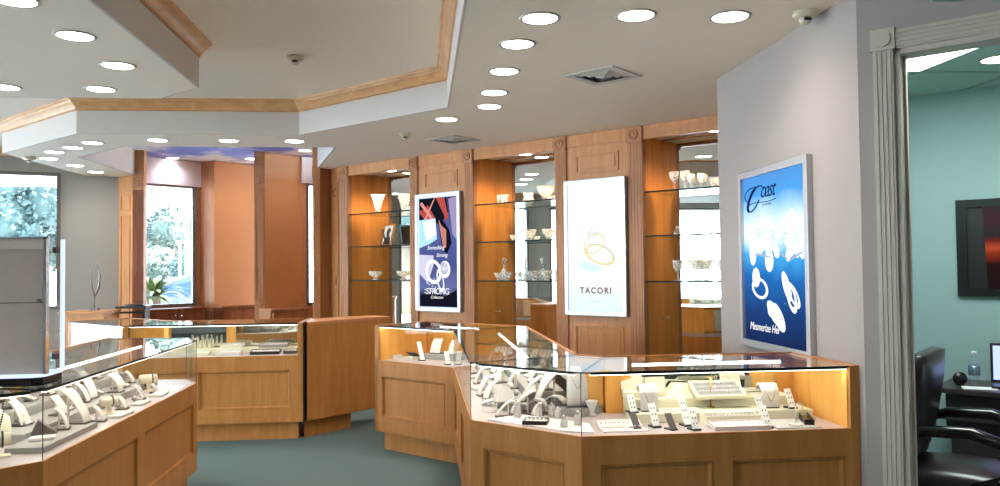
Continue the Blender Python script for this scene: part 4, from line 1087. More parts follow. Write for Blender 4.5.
# hoops and T stands
def hook_stand(x, y, z, h, label, m='white_leather', w=.03):
    t = thing('earring_stand', label, 'earring stand', (x, y, z))
    mk('base', MB().lathe([(.0001, .008), (w*.9, .006), (w*.95, 0), (.0001, 0)], 18), m, t)
    mk('stem', MB().tube([(0, 0, .006), (0, 0, h*.8)], .003, 8), m, t)
    for s in (-1, 1):
        mk('hook', MB().tube([(0, 0, h*.78)] + [(s*(w/2-w/2*cos(a)), 0, h*.78+w*.55*sin(a)) for a in [pi*k/8 for k in range(1, 9)]] + [(s*w, 0, h*.62)], .0026, 7), m, t)
hook_stand(1.753, 3.62, LV[0]+.007, .108, 'white double-hook earring stand at the front right of the right showcase', w=.034)
hook_stand(1.57, 4.07, LV[2], .10, 'white double-hook earring stand at the back of the right showcase', w=.032)
t = thing('t_bar_stand', 'small brass T stand behind the tilted white tray', 'earring stand', (1.455, 3.93, LV[1]))
mk('base', MB().lathe([(.0001, .006), (.02, .005), (.022, 0), (.0001, 0)], 16), 'gold', t)
mk('post', MB().tube([(0, 0, 0), (0, 0, .15)], .004, 8), 'gold', t); mk('bar', MB().tube([(-.02, 0, .15), (.02, 0, .15)], .003, 8), 'gold', t)
# slanted earring strips
def strip(x, y, z, h, ang, label, m='paper'):
    t = thing('earring_strip', label, 'earring card', (x, y, z), ang)
    Ms = T(0, 0, .008) @ RX(-.45)
    mk('card', MB(Ms).box(-.019, .019, -.002, .002, 0, h*1.05), m, t)
    mk('foot', MB().box(-.021, .021, -.012, .045, 0, .008), 'black', t)
    mk('earrings', MB(Ms), 'onyx', t) if False else None
    MW = T(x, y, z) @ RZ(ang) @ Ms; first = None
    for r in range(3):
        for s in (-1, 1):
            P = MW @ Vector((s*.008, -.004, h*(.25+.28*r)))
            if first is None:
                first = mk('stud_earring', MB().ball((0, 0, 0), .0026, 6, 0, (1, 1, 2)), 'steel_dark', None, tuple(P)); tag(first, 'dark stud pinned on the ' + label.replace('slanted white ', '').replace('earring ', ''), 'earring', 'studs on the ' + label)
            else: o = first.copy(); COL.objects.link(o); o.location = P
    return t
for x, y, l, h, lab in [(1.03, 3.836, 1, .08, 'slanted white earring card left of the necklace roll'), (1.099, 3.69, 0, .105, 'slanted white earring card at the front, under the necklace roll'),
                        (1.255, 3.70, 0, .13, 'slanted white earring card left of the slotted tray'), (1.261, 3.60, 0, .095, 'slanted white earring card at the front glass by the pink pad'),
                        (1.66, 3.76, 0, .12, 'slanted white earring card right of the slotted tray'), (1.609, 3.60, 0, .095, 'slanted white earring card at the front right of the pink pad'),
                        (1.84, 3.83, 1, .09, 'small slanted card in the amber right corner')]:
    strip(x, y, LV[l], h, .25, lab)
for x, y, lab in [(1.0, 3.66, 'dark grey slanted strip beside the pink card'), (1.16, 3.62, 'dark grey slanted strip right of the front earring card')]:
    t = thing('watch_pad', lab, 'display pad', (x, y, LV[0]), .35)
    mk('pad', MB(RX(-.6)).box(-.018, .018, -.006, .0, .0, .085), 'dark_grey', t, bevel=.002); mk('foot', MB().box(-.018, .018, -.01, .05, 0, .006), 'black', t)
strip(-.0, 6.62, LV[0], .15, .5, 'tall slanted white card in the short far showcase')
strip(.20, 6.30, LV[0], .10, .3, 'small slanted white card at the right end of the short far showcase')
# white rolls with chains
def roll(x, y, z, h, label, ang=0):
    t = thing('necklace_roll', label, 'necklace stand', (x, y, z), ang)
    n = 12; vs = []; w = .045
    prof = [(-.05, 0.0)] + [(-.045+.012*sin(pi*k/n) - .0*k, 0) for k in range(0)] 
    prof = [(-.042, .0), (-.046, h*.35), (-.036, h*.72), (-.012, h*.96), (.012, h), (.03, h*.9), (.034, h*.75)]
    inn = [(a+.007 if i < 4 else a-.002, b-.006 if i >= 3 else b) for i, (a, b) in enumerate(prof)]
    P = prof+inn[::-1]
    mb = MB(); N = len(P)
    mb._f([(-w, a, b) for a, b in P]+[(w, a, b) for a, b in P], [tuple(range(N))[::-1], tuple(range(N, 2*N))]+[(i, (i+1) % N, (i+1) % N+N, i+N) for i in range(N)])
    mk('roll_body', mb, 'white_leather', t); mk('foot', MB().box(-w*.95, w*.95, -.045, .04, 0, .006), 'dark_grey', t)
    pts = [(u*w*.62, -.049+.004*abs(u)+(.01 if abs(u) > .7 else 0), h*(.28+.55*abs(u)**1.5)) for u in [-1+2*k/16 for k in range(17)]]
    o = mk('necklace', MB().tube(pts, .0013, 5), 'gold', None, (x, y, z), ang); tag(o, 'fine gold chain hanging on the ' + label, 'necklace')
roll(1.116, 3.90, LV[1], .13, 'white roll at the left of the right showcase')
roll(1.74, 3.90, LV[1], .12, 'white roll near the amber side of the right showcase')
# tall bust with silver chain in the corner showcase
t = thing('necklace_bust', 'tall white necklace bust at the glass corner seam', 'necklace stand', (.79, 4.09, LV[1]), 0)
prof = [(-.052, 0, -.05), (-.056, .06, -.06), (-.054, .12, -.055), (-.046, .165, -.035), (-.03, .195, -.005), (-.022, .20, .01)]
mb = MB(); vs = []
for a, z, y in prof: vs += [(a, y+.012, z), (a*.5, y-.004, z), (0, y-.008, z), (-a*.5, y-.004, z), (-a, y+.012, z), (-a*.9, y+.026, z), (a*.9, y+.026, z)]
fs = [(i*7+k, i*7+(k+1) % 7, i*7+7+(k+1) % 7, i*7+7+k) for i in range(len(prof)-1) for k in range(7)] + [tuple(range(7))[::-1], tuple(range(35, 42))]
mk('bust_body', mb._f(vs, fs, 0, None, True), 'white_leather', t)
mk('foot', MB().box(-.06, .06, -.07, .02, 0, .008), 'dark_grey', t, bevel=.002)
pts = [(u*.028, -.072+.012*abs(u)+.022*abs(u)**3, .095+.085*abs(u)**2) for u in [-1+2*k/20 for k in range(21)]]
o = mk('necklace', MB().tube(pts, .0014, 5), 'silver', None, (.79, 4.09, LV[1])); tag(o, 'silver chain looped on the tall white bust at the glass corner', 'necklace')
# cone, arcs, wire stand, half-moon pad
o = mk('cone_pedestal', MB().lathe([(.0001, 0), (.022, 0), (.024, .006), (.012, .02), (.03, .07), (.034, .078), (.0001, .08)], 20), 'white_leather', None, (.86, 4.03, LV[0])); tag(o, 'little white flared pedestal right of the tall bust', 'pedestal')
def arc(x, y, z, w, h, label, m='grey_light', ang=-.6, d=.05):
    n = 12; vs = []; mb = MB()
    for k in range(n+1):
        a = pi*k/n
        for rr_ in (1, .84):
            for yy_ in (-d/2, d/2): vs.append((-w/2*cos(a)*rr_, yy_, h*sin(a)*rr_ if rr_ == 1 else h*sin(a)*.84))
    fs = []
    for k in range(n):
        b = k*4; fs += [(b, b+1, b+5, b+4), (b+2, b+6, b+7, b+3), (b, b+4, b+6, b+2), (b+1, b+3, b+7, b+5)]
    fs += [(0, 2, 3, 1), (n*4, n*4+1, n*4+3, n*4+2)]
    t = thing('bracelet_arch', label, 'bracelet stand', (x, y, z), ang); mk('arch', mb._f(vs, fs), m, t)
    mk('base', MB().box(-w*.56, w*.56, -d*.6, d*.6, -.0, .007), 'dark_grey', t)
    return t
arc(.60, 4.14, LV[0]+.009, .13, .07, 'grey arched bracelet stand beside the ring posts'); arc(.69, 4.12, LV[0]+.05, .12, .045, 'lower grey arched bracelet stand behind the ring posts')
for k, (x, y, lab) in enumerate([(.70, 4.20, 'thin grey tray')]): pass
t = thing('wire_stand', 'small clear wire earring rack at the left glass of the corner showcase', 'earring stand', (.345, 4.18, LV[0]), -.5)
mk('frame', MB().tube([(-.04, 0, .006), (.04, 0, .006), (.045, .01, .09), (-.035, .01, .09)], .0022, 6, closed=True), 'white_leather', t)
mk('crossbar', MB().tube([(-.038, .006, .05), (.042, .006, .05)], .0018, 6), 'silver', t)
hoop = mk('hoop_earring', MB(RX(pi/2)).tube([(.009*cos(a*pi/7), .009*sin(a*pi/7), 0) for a in range(14)], .0012, 5, closed=True), 'silver', None, (.327, 4.19, LV[0]+.041), -.5)
tag(hoop, 'thin silver hoop hanging on the clear wire rack', 'earring', 'hoops on the wire rack')
for dx in (.014, .03, .046): o = hoop.copy(); COL.objects.link(o); o.location = (.327+dx*.88, 4.19-dx*.48, LV[0]+.041)
o = mk('half_moon_pad', MB(RX(-.35)).prism([(.06*cos(pi*k/12), 0) if False else (.058*cos(pi*k/12), .085*sin(pi*k/12)) for k in range(13)], 0, .02, M=RX(pi/2)), 'white_leather', None, (.43, 4.22, LV[1]+.003), -.3); tag(o, 'white half-moon pad standing behind the wire rack', 'display pad')
# black box and flat pads at right
riser(0, 0, 0, 0, LV[0]+.006, 'flat grey pad under the hook stand at the right end', 'grey_light', [(1.64, 3.57), (1.86, 3.57), (1.80, 3.78), (1.66, 3.78)])
t = thing('bracelet_box', 'long black open box at the right end of the right showcase', 'box', (1.86, 3.74, LV[0]), 1.25)
mk('box_body', MB().box(-.13, .13, -.022, -.016, 0, .03).box(-.13, .13, .016, .022, 0, .03).box(-.13, -.124, -.016, .016, 0, .03).box(.124, .13, -.016, .016, 0, .03), 'black', t); mk('lining', MB().box(-.124, .124, -.016, .016, 0, .016), 'gold', t)
# left showcase extras
def cuff_roll(x, y, z, r, L, ang, label, band='onyx'):
    t = thing('bracelet_roll', label, 'bracelet stand', (x, y, z), ang)
    zc = r+.045
    mk('roll', MB(T(0, 0, zc) @ RY(pi/2)).lathe([(.0001, -L/2), (r, -L/2), (r, L/2), (.0001, L/2)], 22), 'cream', t)
    mk('roll_end_cap', MB(T(-L/2-.001, 0, zc) @ RY(pi/2)).lathe([(.0001, -.002), (r*.86, -.002), (r*.86, 0), (.0001, 0)], 22), 'taupe_light', t)
    mk('stand', MB().box(-.012, .012, -.01, .01, 0, .05).box(-.05, .05, -.03, .03, 0, .008), 'cream', t)
    b = mk('bracelet', MB(RY(pi/2)).tube([((r+.004)*cos(a*pi/12), (r+.004)*sin(a*pi/12), 0) for a in range(24)], .0045, 7, closed=True), band, None, (x+cos(ang)*L*.2, y+sin(ang)*L*.2, z+zc), ang)
    tag(b, ('dark beaded' if band == 'onyx' else 'grey woven') + ' bracelet around the ' + label, 'bracelet')
cuff_roll(-1.76, 3.50, LV[0], .028, .10, .5, 'cream roll at the left glass corner')
cuff_roll(-1.75, 5.30, LV[0], .03, .10, .6, 'cream roll at the far end of the left showcase', 'steel_dark')
cuff_roll(-1.68, 4.47, LV[0], .024, .08, .7, 'cream roll in the middle of the left showcase', 'steel_dark')
t = thing('necklace_bust', 'big cream bust with a black bead necklace at the left picture edge', 'necklace stand', (-1.93, 3.74, LV[0]), 1.1)
mb = MB(); prof = [(-.10, 0, -.05), (-.11, .05, -.055), (-.105, .11, -.045), (-.07, .16, -.02), (-.035, .195, .01), (-.03, .22, .02)]; vs = []
for a, z, y in prof: vs += [(a, y+.03, z), (a*.55, y+.0, z), (0, y-.008, z), (-a*.55, y+.0, z), (-a, y+.03, z), (-a*.9, y+.05, z), (a*.9, y+.05, z)]
fs = [(i*7+k, i*7+(k+1) % 7, i*7+7+(k+1) % 7, i*7+7+k) for i in range(len(prof)-1) for k in range(7)] + [tuple(range(7))[::-1], tuple(range(35, 42))]
mk('bust_body', mb._f(vs, fs, 0, None, True), 'cream', t)
bm_ = MB()
for k in range(31):
    u = -1+2*k/30; bm_.ball((u*.078, -.068+.045*abs(u)**1.3+(.012 if abs(u) > .8 else 0), .045+.14*abs(u)**1.15), .0048, 6)
o = mk('bead_necklace', bm_, 'onyx', None, (-1.93, 3.74, LV[0]), 1.1); tag(o, 'black bead necklace on the big cream bust', 'necklace')
o = mk('folded_pad', MB()._f([(-.05, -.03, 0), (.06, -.03, 0), (.06, .03, 0), (-.05, .03, 0), (-.02, -.028, .065), (-.02, .028, .065)], [(0, 3, 2, 1), (0, 1, 4), (1, 2, 5, 4), (2, 3, 5), (3, 0, 4, 5)]), 'dark_grey', None, (-1.74, 3.86, LV[0]+.0255), .4); tag(o, 'dark grey wedge pad beside the bead necklace bust', 'display pad')
for x, y, w, d, a, m, lab in [(-1.68, 3.72, .10, .05, .3, 'white_leather', 'white flat pad on the thick grey slab'), (-1.60, 4.42, .07, .16, -.1, 'white_leather', 'white flat earring pad in the middle of the left showcase'), (-1.62, 4.78, .07, .14, 0, 'grey_light', 'light grey flat pad past the middle of the left showcase'),
                              (-1.62, 5.10, .08, .16, .05, 'white_leather', 'white flat pad in the far third of the left showcase'), (-1.62, 5.40, .09, .2, 0, 'paper', 'pale blank sheet at the far end of the left showcase')]:
    z_ = LV[0]+(.026 if y < 4.1 else 0)
    o = mk('flat_pad', MB().box(-w/2, w/2, -d/2, d/2, 0, .012 if m != 'paper' else .002), m, None, (x, y, z_), a, bevel=.002 if m != 'paper' else 0); tag(o, lab, 'display pad')
for k, (x, y, l) in enumerate([(-1.88, 3.98, 1), (-1.85, 4.36, 1), (-1.90, 4.90, 1), (-1.86, 5.18, 1), (-2.06, 4.42, 2), (-2.07, 4.88, 2), (-2.05, 5.25, 2), (-1.67, 4.62, 0), (-1.68, 4.90, 0)]):
    words = ['near the bead bust', 'beside the tallest ramp', 'before the pale back ramp', 'near the far cream roll', 'at the back by the mirror, nearest', 'at the back by the mirror, middle', 'at the back by the mirror, farthest', 'on the deck by the woven bracelet', 'on the deck past the woven bracelet'][k]
    tray('pendant_tray', 'small tilted grey pendant tray ' + words, x, y, LV[l], .08, .06, .012, pi/2+.1*(k % 3), .35, 'grey_fabric', 'white_leather', 2, 4, 'small tilted tray ' + words, .004, 'silver')
# side showcase flats
for k, (x, y, l) in enumerate([(.36, 4.45, 0), (.35, 4.98, 0), (.36, 5.5, 0), (.46, 5.15, 1), (.47, 5.65, 1), (.66, 4.85, 2), (.66, 5.3, 2), (.67, 5.8, 2), (.34, 6.0, 0)]):
    words = ['nearest the corner', 'second along the glass', 'third along the glass', 'on the low riser, near half', 'on the low riser, far half', 'on the tall riser, near half', 'on the tall riser, middle', 'on the tall riser, far end', 'farthest along the glass'][k]
    tray('pendant_tray', 'small white tray in the side showcase, ' + words, x, y, LV[l], .09, .07, .012, -pi/2+.2*(k % 2), .3, 'grey_light', 'white_leather', 2, 4, 'side showcase tray ' + words, .004, 'silver')
# short far showcase
tray('ring_tray', 'flat white tray at the left end of the short far showcase', -.27, 6.90, LV[0], .17, .10, .03, -pi/4, 0, 'white_leather', 'white_leather', 2, 6, 'flat white far tray')
t = thing('jewelry_box', 'open brown-lidded flat box in the short far showcase', 'box', (-.10, 6.78, LV[0]), -pi/4)
mk('box_base', MB().box(-.06, .06, -.05, .05, 0, .018), 'white_leather', t); mk('lid', MB(T(0, .05, .018) @ RX(1.0)).box(-.06, .06, -.0, .006, 0, .06), 'dark_grey', t)
# far middle showcase
for x, y, l, w, d, m, lab in [(-2.02, 7.42, 0, .22, .12, 'cream', 'wide cream ring tray at the left of the far middle showcase'), (-1.74, 7.42, 0, .20, .13, 'white_leather', 'white ring tray left of the orange post'), (-1.76, 7.62, 1, .2, .1, 'cream', 'cream ring tray behind the orange post area'),
                              (-1.42, 7.42, 0, .26, .12, 'black', 'black-sided ring tray at the right of the far middle showcase'), (-1.38, 7.60, 1, .26, .10, 'grey_fabric', 'grey ring tray behind the black-sided one'), (-1.2, 7.44, 0, .12, .1, 'dark_grey', 'small dark tray at the right end of the far middle showcase')]:
    tray('ring_tray', lab, x, y, LV[l], w, d, .028, .0, .12, m, 'white_leather', 2, 8, lab[:60], .006)
fg = None
k = 0
for r in range(2):
    for c in range(7):
        x, y = -2.22+.045*c+.01*r, 7.58+.06*r; h = .06+.02*((c*5+r*3) % 4)/3
        if fg is None:
            fg = thing('ring_finger', 'cream ring finger cone in the cluster left of the orange post', 'ring stand', (x, y, LV[1]), 0, 'cream ring finger cones')
            mk('cone', MB().lathe([(.0001, 0), (.014, 0), (.012, .01), (.007, .06), (.003, .074), (.0001, .076)], 12), 'cream', fg)
            mk('ball_tip', MB().ball((0, 0, .08), .009, 8), 'cream', fg)
        else: dup(fg, (x, y, LV[1]), 0, None, None, h/.07)

# ------------------------------------------------------------------ glassware on the shelves
def on_shelf(u, dep, z): return SF @ Vector((U(u), dep, z))
def glass_thing(name, label, cat, prof, u, dep, z, seg=20, star=None, group=None, sc=1):
    P = on_shelf(u, dep, z); o = mk(name, MB().lathe([(r*sc, h*sc) for r, h in prof], seg, star=star), 'crystal', None, (P.x, P.y, P.z)); return tag(o, label, cat, group)
VASE = [(.0001, 0), (.045, 0), (.045, .01), (.028, .02), (.032, .05), (.045, .1), (.055, .15), (.07, .195), (.085, .225), (.081, .225), (.065, .195), (.05, .15), (.04, .1), (.025, .04), (.0001, .03)]
glass_thing('crystal_vase', 'flared cut-crystal vase on the top left shelf, fully lit', 'vase', VASE, -7.24, .13, 2.18, 24, .07)
glass_thing('crystal_vase', 'flared cut-crystal vase half hidden by the fluted pilaster', 'vase', VASE, -6.80, .16, 2.18, 24, .07, None, .92)
BOWL = [(.0001, 0), (.045, 0), (.04, .012), (.018, .025), (.03, .04), (.07, .06), (.08, .1), (.085, .105), (.08, .105), (.066, .068), (.02, .048), (.0001, .046)]
glass_thing('crystal_bowl', 'footed crystal bowl on the lowest left shelf', 'bowl', BOWL, -7.28, .12, 1.37, 24, .06)
glass_thing('crystal_bowl', 'footed crystal bowl beside the mirror on the lowest left shelf', 'bowl', BOWL, -6.82, .15, 1.37, 24, .06)
P = on_shelf(-7.12, .15, 1.78)
t = thing('picture_frame', 'leaning silver-edged frame with a black and white portrait photo', 'picture frame', tuple(P), -pi/4-.25)
Mq = RX(-.22); f = MB(Mq); f.box(-.12, -.1, -.008, .008, 0, .27).box(.1, .12, -.008, .008, 0, .27).box(-.1, .1, -.008, .008, 0, .02).box(-.1, .1, -.008, .008, .25, .27)
mk('frame', f, 'chrome', t); mk('photo_print', MB(Mq).box(-.1, .1, -.002, .004, .02, .25), 'photo_grey', t)
m = MB(Mq)._f([(-.09, -.003, .02), (.085, -.003, .02), (.07, -.003, .09), (.03, -.003, .13), (.035, -.003, .17), (.06, -.003, .18), (.045, -.003, .21), (.0, -.003, .225), (-.04, -.003, .2), (-.05, -.003, .165), (-.03, -.003, .12), (-.08, -.003, .08)], [tuple(range(12))])
mk('portrait', m, 'photo_ink', t); mk('easel_leg', MB(RX(.25)).box(-.02, .02, .0, .004, 0, .2), 'black', t)
TUM = [(.0001, 0), (.03, 0), (.034, .07), (.038, .09), (.035, .09), (.03, .02), (.0001, .015)]
for k, u in enumerate((-5.315, -5.255)): glass_thing('crystal_tumbler', ['left', 'right'][k] + ' one of the paired crystal votives, top shelf, middle bay', 'glass', TUM, u, .13, 2.18, 12, .05)
ROSE = [(.0001, 0), (.03, 0), (.02, .012), (.028, .03), (.05, .06), (.06, .1), (.055, .1), (.04, .06), (.0001, .03)]
for k, (u, z, sc, w) in enumerate([(-4.95, 2.18, .9, 'small ruffled crystal bowl on the top shelf before the mirror'), (-4.75, 2.18, 1.5, 'tall ruffled crystal piece on the top shelf beside the pilaster'), (-5.16, 1.78, .62, 'tiny crystal heart bowl on the middle shelf'),
                                   (-4.96, 1.78, 1.15, 'ruffled crystal vase on the middle shelf before the mirror'), (-4.70, 1.78, 1.1, 'ruffled crystal vase on the middle shelf beside the pilaster'),
                                   (-5.39, 1.37, .8, 'low crystal bowl at the left of the lowest middle shelf'), (-5.24, 1.37, .9, 'round crystal bowl on the lowest shelf, second from left'), (-4.90, 1.37, 1.0, 'crystal bowl on the lowest shelf before the mirror'), (-4.73, 1.37, 1.0, 'crystal bowl on the lowest shelf near the pilaster')]):
    glass_thing('crystal_bowl', w, 'bowl', ROSE, u, .14+.03*(k % 2), z, 16, .09, None, sc)
DEC = [(.0001, 0), (.035, 0), (.045, .01), (.045, .06), (.03, .1), (.012, .13), (.012, .17), (.02, .175), (.02, .18), (.008, .185), (.02, .205), (.022, .22), (.012, .235), (.0001, .24)]
glass_thing('crystal_decanter', 'slim crystal decanter with stopper at the left of the lowest middle shelf', 'decanter', DEC, -5.33, .2, 1.37, 16, .05)
glass_thing('crystal_decanter', 'crystal decanter with stopper in front of the mirror edge', 'decanter', DEC, -5.05, .2, 1.37, 16, .05)
WINE = [(.0001, 0), (.032, 0), (.03, .004), (.005, .01), (.004, .06), (.018, .075), (.032, .10), (.038, .145), (.036, .15), (.028, .10), (.012, .08), (.0001, .078)]
for k, (u, d, sc, w) in enumerate([(-3.29, .12, 1.12, 'leftmost of four stemmed glasses on the top right shelf'), (-3.21, .17, 1.15, 'second of four stemmed glasses on the top right shelf'), (-3.13, .12, .9, 'third of four stemmed glasses on the top right shelf'), (-3.05, .16, .92, 'last of four stemmed glasses on the top right shelf')]):
    glass_thing('wine_glass', w, 'glass', WINE, u, d, 2.18, 18, .03, None, sc)
for k, (u, d, w) in enumerate([(-3.27, .12, 'leftmost goblet on the lowest right shelf'), (-3.18, .2, 'second goblet on the lowest right shelf'), (-3.09, .12, 'third goblet on the lowest right shelf'), (-3.01, .18, 'last goblet on the lowest right shelf')]):
    glass_thing('wine_glass', w, 'glass', WINE, u, d, 1.37, 18, .04, None, 1.25)
for k, (u, d, w) in enumerate([(-2.955, .13, 'tall flute standing left on the middle right shelf by the wall'), (-2.885, .13, 'tall flute standing right against the white wall')]):
    glass_thing('champagne_flute', w, 'glass', [(r*.75, h*1.25) for r, h in WINE], u, d, 1.78, 18, .03)
glass_thing('perfume_bottle', 'small squat crystal bottle on the middle right shelf', 'bottle', [(.0001, 0), (.028, 0), (.03, .03), (.012, .045), (.01, .055), (.017, .06), (.012, .08), (.0001, .082)], -3.275, .13, 1.78, 12, .05)

# ------------------------------------------------------------------ office furniture
def OP(u, dep, z=0): return OF @ Vector((u, -dep, z))
def ou(x, y): return (Vector((x, y))-Vector((2.15, OK_-2.15))).dot(Vector((s2, -s2)))
e0 = ou(3.33, OK_-3.33)
DW = (3.32, 4.75)
t = thing('office_desk', 'dark carved wooden desk with curved edge in the teal office', 'desk', tuple(OP(ou(3.42, 4.92)+.02, .0)), -pi/4)
L_ = 1.4; dp = .52
mk('desktop', MB().prism([(0, 0), (L_, 0), (L_, -dp), (.06, -dp), (-.0, -dp+.05)], .72, .75), 'desk', t, bevel=.006)
mk('upper_body', MB().box(.05, L_, -dp+.05, -.02, .5, .72), 'desk', t)
mk('drawer_ledge', MB().box(.02, L_, -dp+.02, -.01, .56, .585), 'desk', t, bevel=.004)
mk('pedestal', MB().box(.07, .55, -dp+.08, -.03, .0, .5), 'desk', t)
for k in range(2): mk('drawer', MB().box(.10, .52, -dp+.065, -dp+.08, .06+.22*k, .24+.22*k), 'desk', t)
D0 = t.matrix_basis.copy()
def DP(x, y, z): return T(*t_desk_loc) @ RZ(-pi/4) @ Vector((x, y, z))
t_desk_loc = tuple(t.location)
P = DP(.185, -.33, .75)
w_ = thing('water_bottle', 'clear plastic water bottle with a blue label on the office desk', 'bottle', tuple(P))
mk('bottle_body', MB().lathe([(.0001, 0), (.03, 0), (.032, .02), (.032, .14), (.026, .165), (.012, .185), (.012, .2)], 16), 'acrylic', w_)
mk('label_band', MB().lathe([(.0325, .07), (.0328, .07), (.0328, .13), (.0325, .13)], 16), 'car_paint', w_); mk('cap', MB().lathe([(.0001, .2), (.014, .2), (.014, .215), (.0001, .215)], 12), 'white_paint', w_)
P = DP(.10, -.30, .75); w_ = thing('desk_speaker', 'small round black speaker on the office desk', 'speaker', tuple(P), -.3)
mk('housing', MB(T(0, 0, .04) @ RX(pi/2)).lathe([(.0001, -.03), (.025, -.03), (.04, 0), (.04, .015), (.0001, .02)], 18), 'black', w_); mk('base', MB().box(-.02, .02, -.02, .02, 0, .01), 'black', w_)
P = DP(.25, -.18, .75); w_ = thing('laptop', 'black laptop with a lavender screen at the picture edge', 'laptop', tuple(P), -pi/4+.15)
mk('keyboard_base', MB().box(0, .34, -.2, 0, 0, .016), 'black', w_); mk('lid', MB(T(0, 0, .016) @ RX(-.15)).box(0, .34, 0, .01, 0, .24), 'black', w_)
mk('screen', MB(T(0, 0, .016) @ RX(-.15)).box(.015, .325, -.001, 0, .015, .225), 'screen_glow', w_)
o = mk('paper_sheet', MB().box(-.09, .09, -.06, .06, 0, .002), 'paper', None, tuple(DP(.22, -.40, .7505)), -.5); tag(o, 'white paper lying by the speaker on the desk', 'paper')
# office picture: dark car-like print that glows by itself, no lamp behind it
emis('picture_glow', srgb(190, 60, 34), .25)
poster_mat('art_sunset', [(0, (40, 28, 30)), (.3, (52, 30, 30)), (.42, (168, 60, 38)), (.48, (214, 92, 60)), (.56, (120, 50, 40)), (.62, (58, 58, 62)), (.8, (84, 58, 66)), (1, (60, 62, 66))], lo=1.32, hi=1.90, noise=.05, nscale=3, estr=.35)
up = ou(3.50, 4.89)
t = thing('framed_picture', 'black-framed dark red picture hanging on the teal office wall', 'picture'); t.matrix_world = OF
x0 = up+.0; x1 = x0+.95; z0, z1 = 1.29, 1.915
f = MB().box(x0, x0+.06, -.03, 0, z0, z1).box(x1-.06, x1, -.03, 0, z0, z1).box(x0+.06, x1-.06, -.03, 0, z0, z0+.05).box(x0+.06, x1-.06, -.03, 0, z1-.05, z1)
mk('frame', f, 'black_gloss', t); mk('print', MB().box(x0+.06, x1-.06, -.012, -.002, z0+.05, z1-.05), 'art_sunset', t)
a = Art(t, -.0125); a.poly('print_shadow', [(x0+.06, z0+.05), (x0+.17, z0+.05), (x0+.15, z1-.05), (x0+.06, z1-.05)], 'black', .0003)
a.disc('print_badge', x0+.40, 1.61, .07, .10, 'photo_grey', 0, .0005); a.disc('print_badge', x0+.40, 1.61, .055, .085, 'photo_ink', 0, .0008)
text('print_lettering', 'B', .07, 'paper', t, TXT(x0+.385, -.0138, 1.63)); text('print_lettering', '6', .07, 'paper', t, TXT(x0+.385, -.0138, 1.56))
# chair
CH = Vector((2.65, 3.73, 0))
t = thing('office_chair', 'black leather office chair with curved arms in the doorway', 'chair', tuple(CH), radians(45))
sb = MB()
def cushion(mb, x0, x1, y0, y1, z0, z1, M=I4, n=8, puff=.02):
    vs = []; fs = []
    for i in range(n+1):
        for j in range(n+1):
            u = i/n; v = j/n; e = (1-(2*u-1)**4)*(1-(2*v-1)**4); vs.append((x0+(x1-x0)*u, y0+(y1-y0)*v, z1-puff+puff*e+.0))
    m = len(vs); vs += [(x, y, z0) for x, y, z in vs]
    for i in range(n):
        for j in range(n):
            a = i*(n+1)+j; fs.append((a, a+n+1, a+n+2, a+1)); fs.append((a+m, a+m+1, a+m+n+2, a+m+n+1))
    for k in range(n):
        a = k; fs.append((a, a+1, a+1+m, a+m)); a = n*(n+1)+k; fs.append((a, a+m, a+1+m, a+1))
        a = k*(n+1); fs.append((a, a+m, a+n+1+m, a+n+1)); a = k*(n+1)+n; fs.append((a, a+n+1, a+n+1+m, a+m))
    return mb._f(vs, fs, 0, M, True)
mk('seat', cushion(MB(), -.26, .26, -.26, .26, .42, .53, puff=.04), 'leather', t)
mk('backrest', cushion(MB(), -.26, .26, 0, .55, 0, .10, T(0, .25, .52) @ RX(radians(100)), puff=.04), 'leather', t)
for s in (-1, 1):
    mk('armrest', MB().tube([(s*.29, .24, .66), (s*.30, .1, .71), (s*.30, -.1, .72), (s*.30, -.24, .68), (s*.30, -.29, .60), (s*.30, -.22, .52), (s*.28, -.1, .47)], .025, 10, taper=[.8, 1.1, 1.2, 1.1, 1, .9, .8]), 'black_gloss', t)
mk('gas_column', MB().tube([(0, 0, .1), (0, 0, .43)], .028, 12), 'black', t)
for k in range(5):
    a = 2*pi*k/5
    l = mk('leg', MB().tube([(0, 0, .11), (.28*cos(a), .28*sin(a), .075)], .022, 8, taper=[1.2, .8]), 'black', t)
    mk('caster', MB(T(.28*cos(a), .28*sin(a), .028) @ RZ(a) @ RX(pi/2)).lathe([(.0001, -.015), (.027, -.012), (.027, .012), (.0001, .015)], 14), 'black', l)

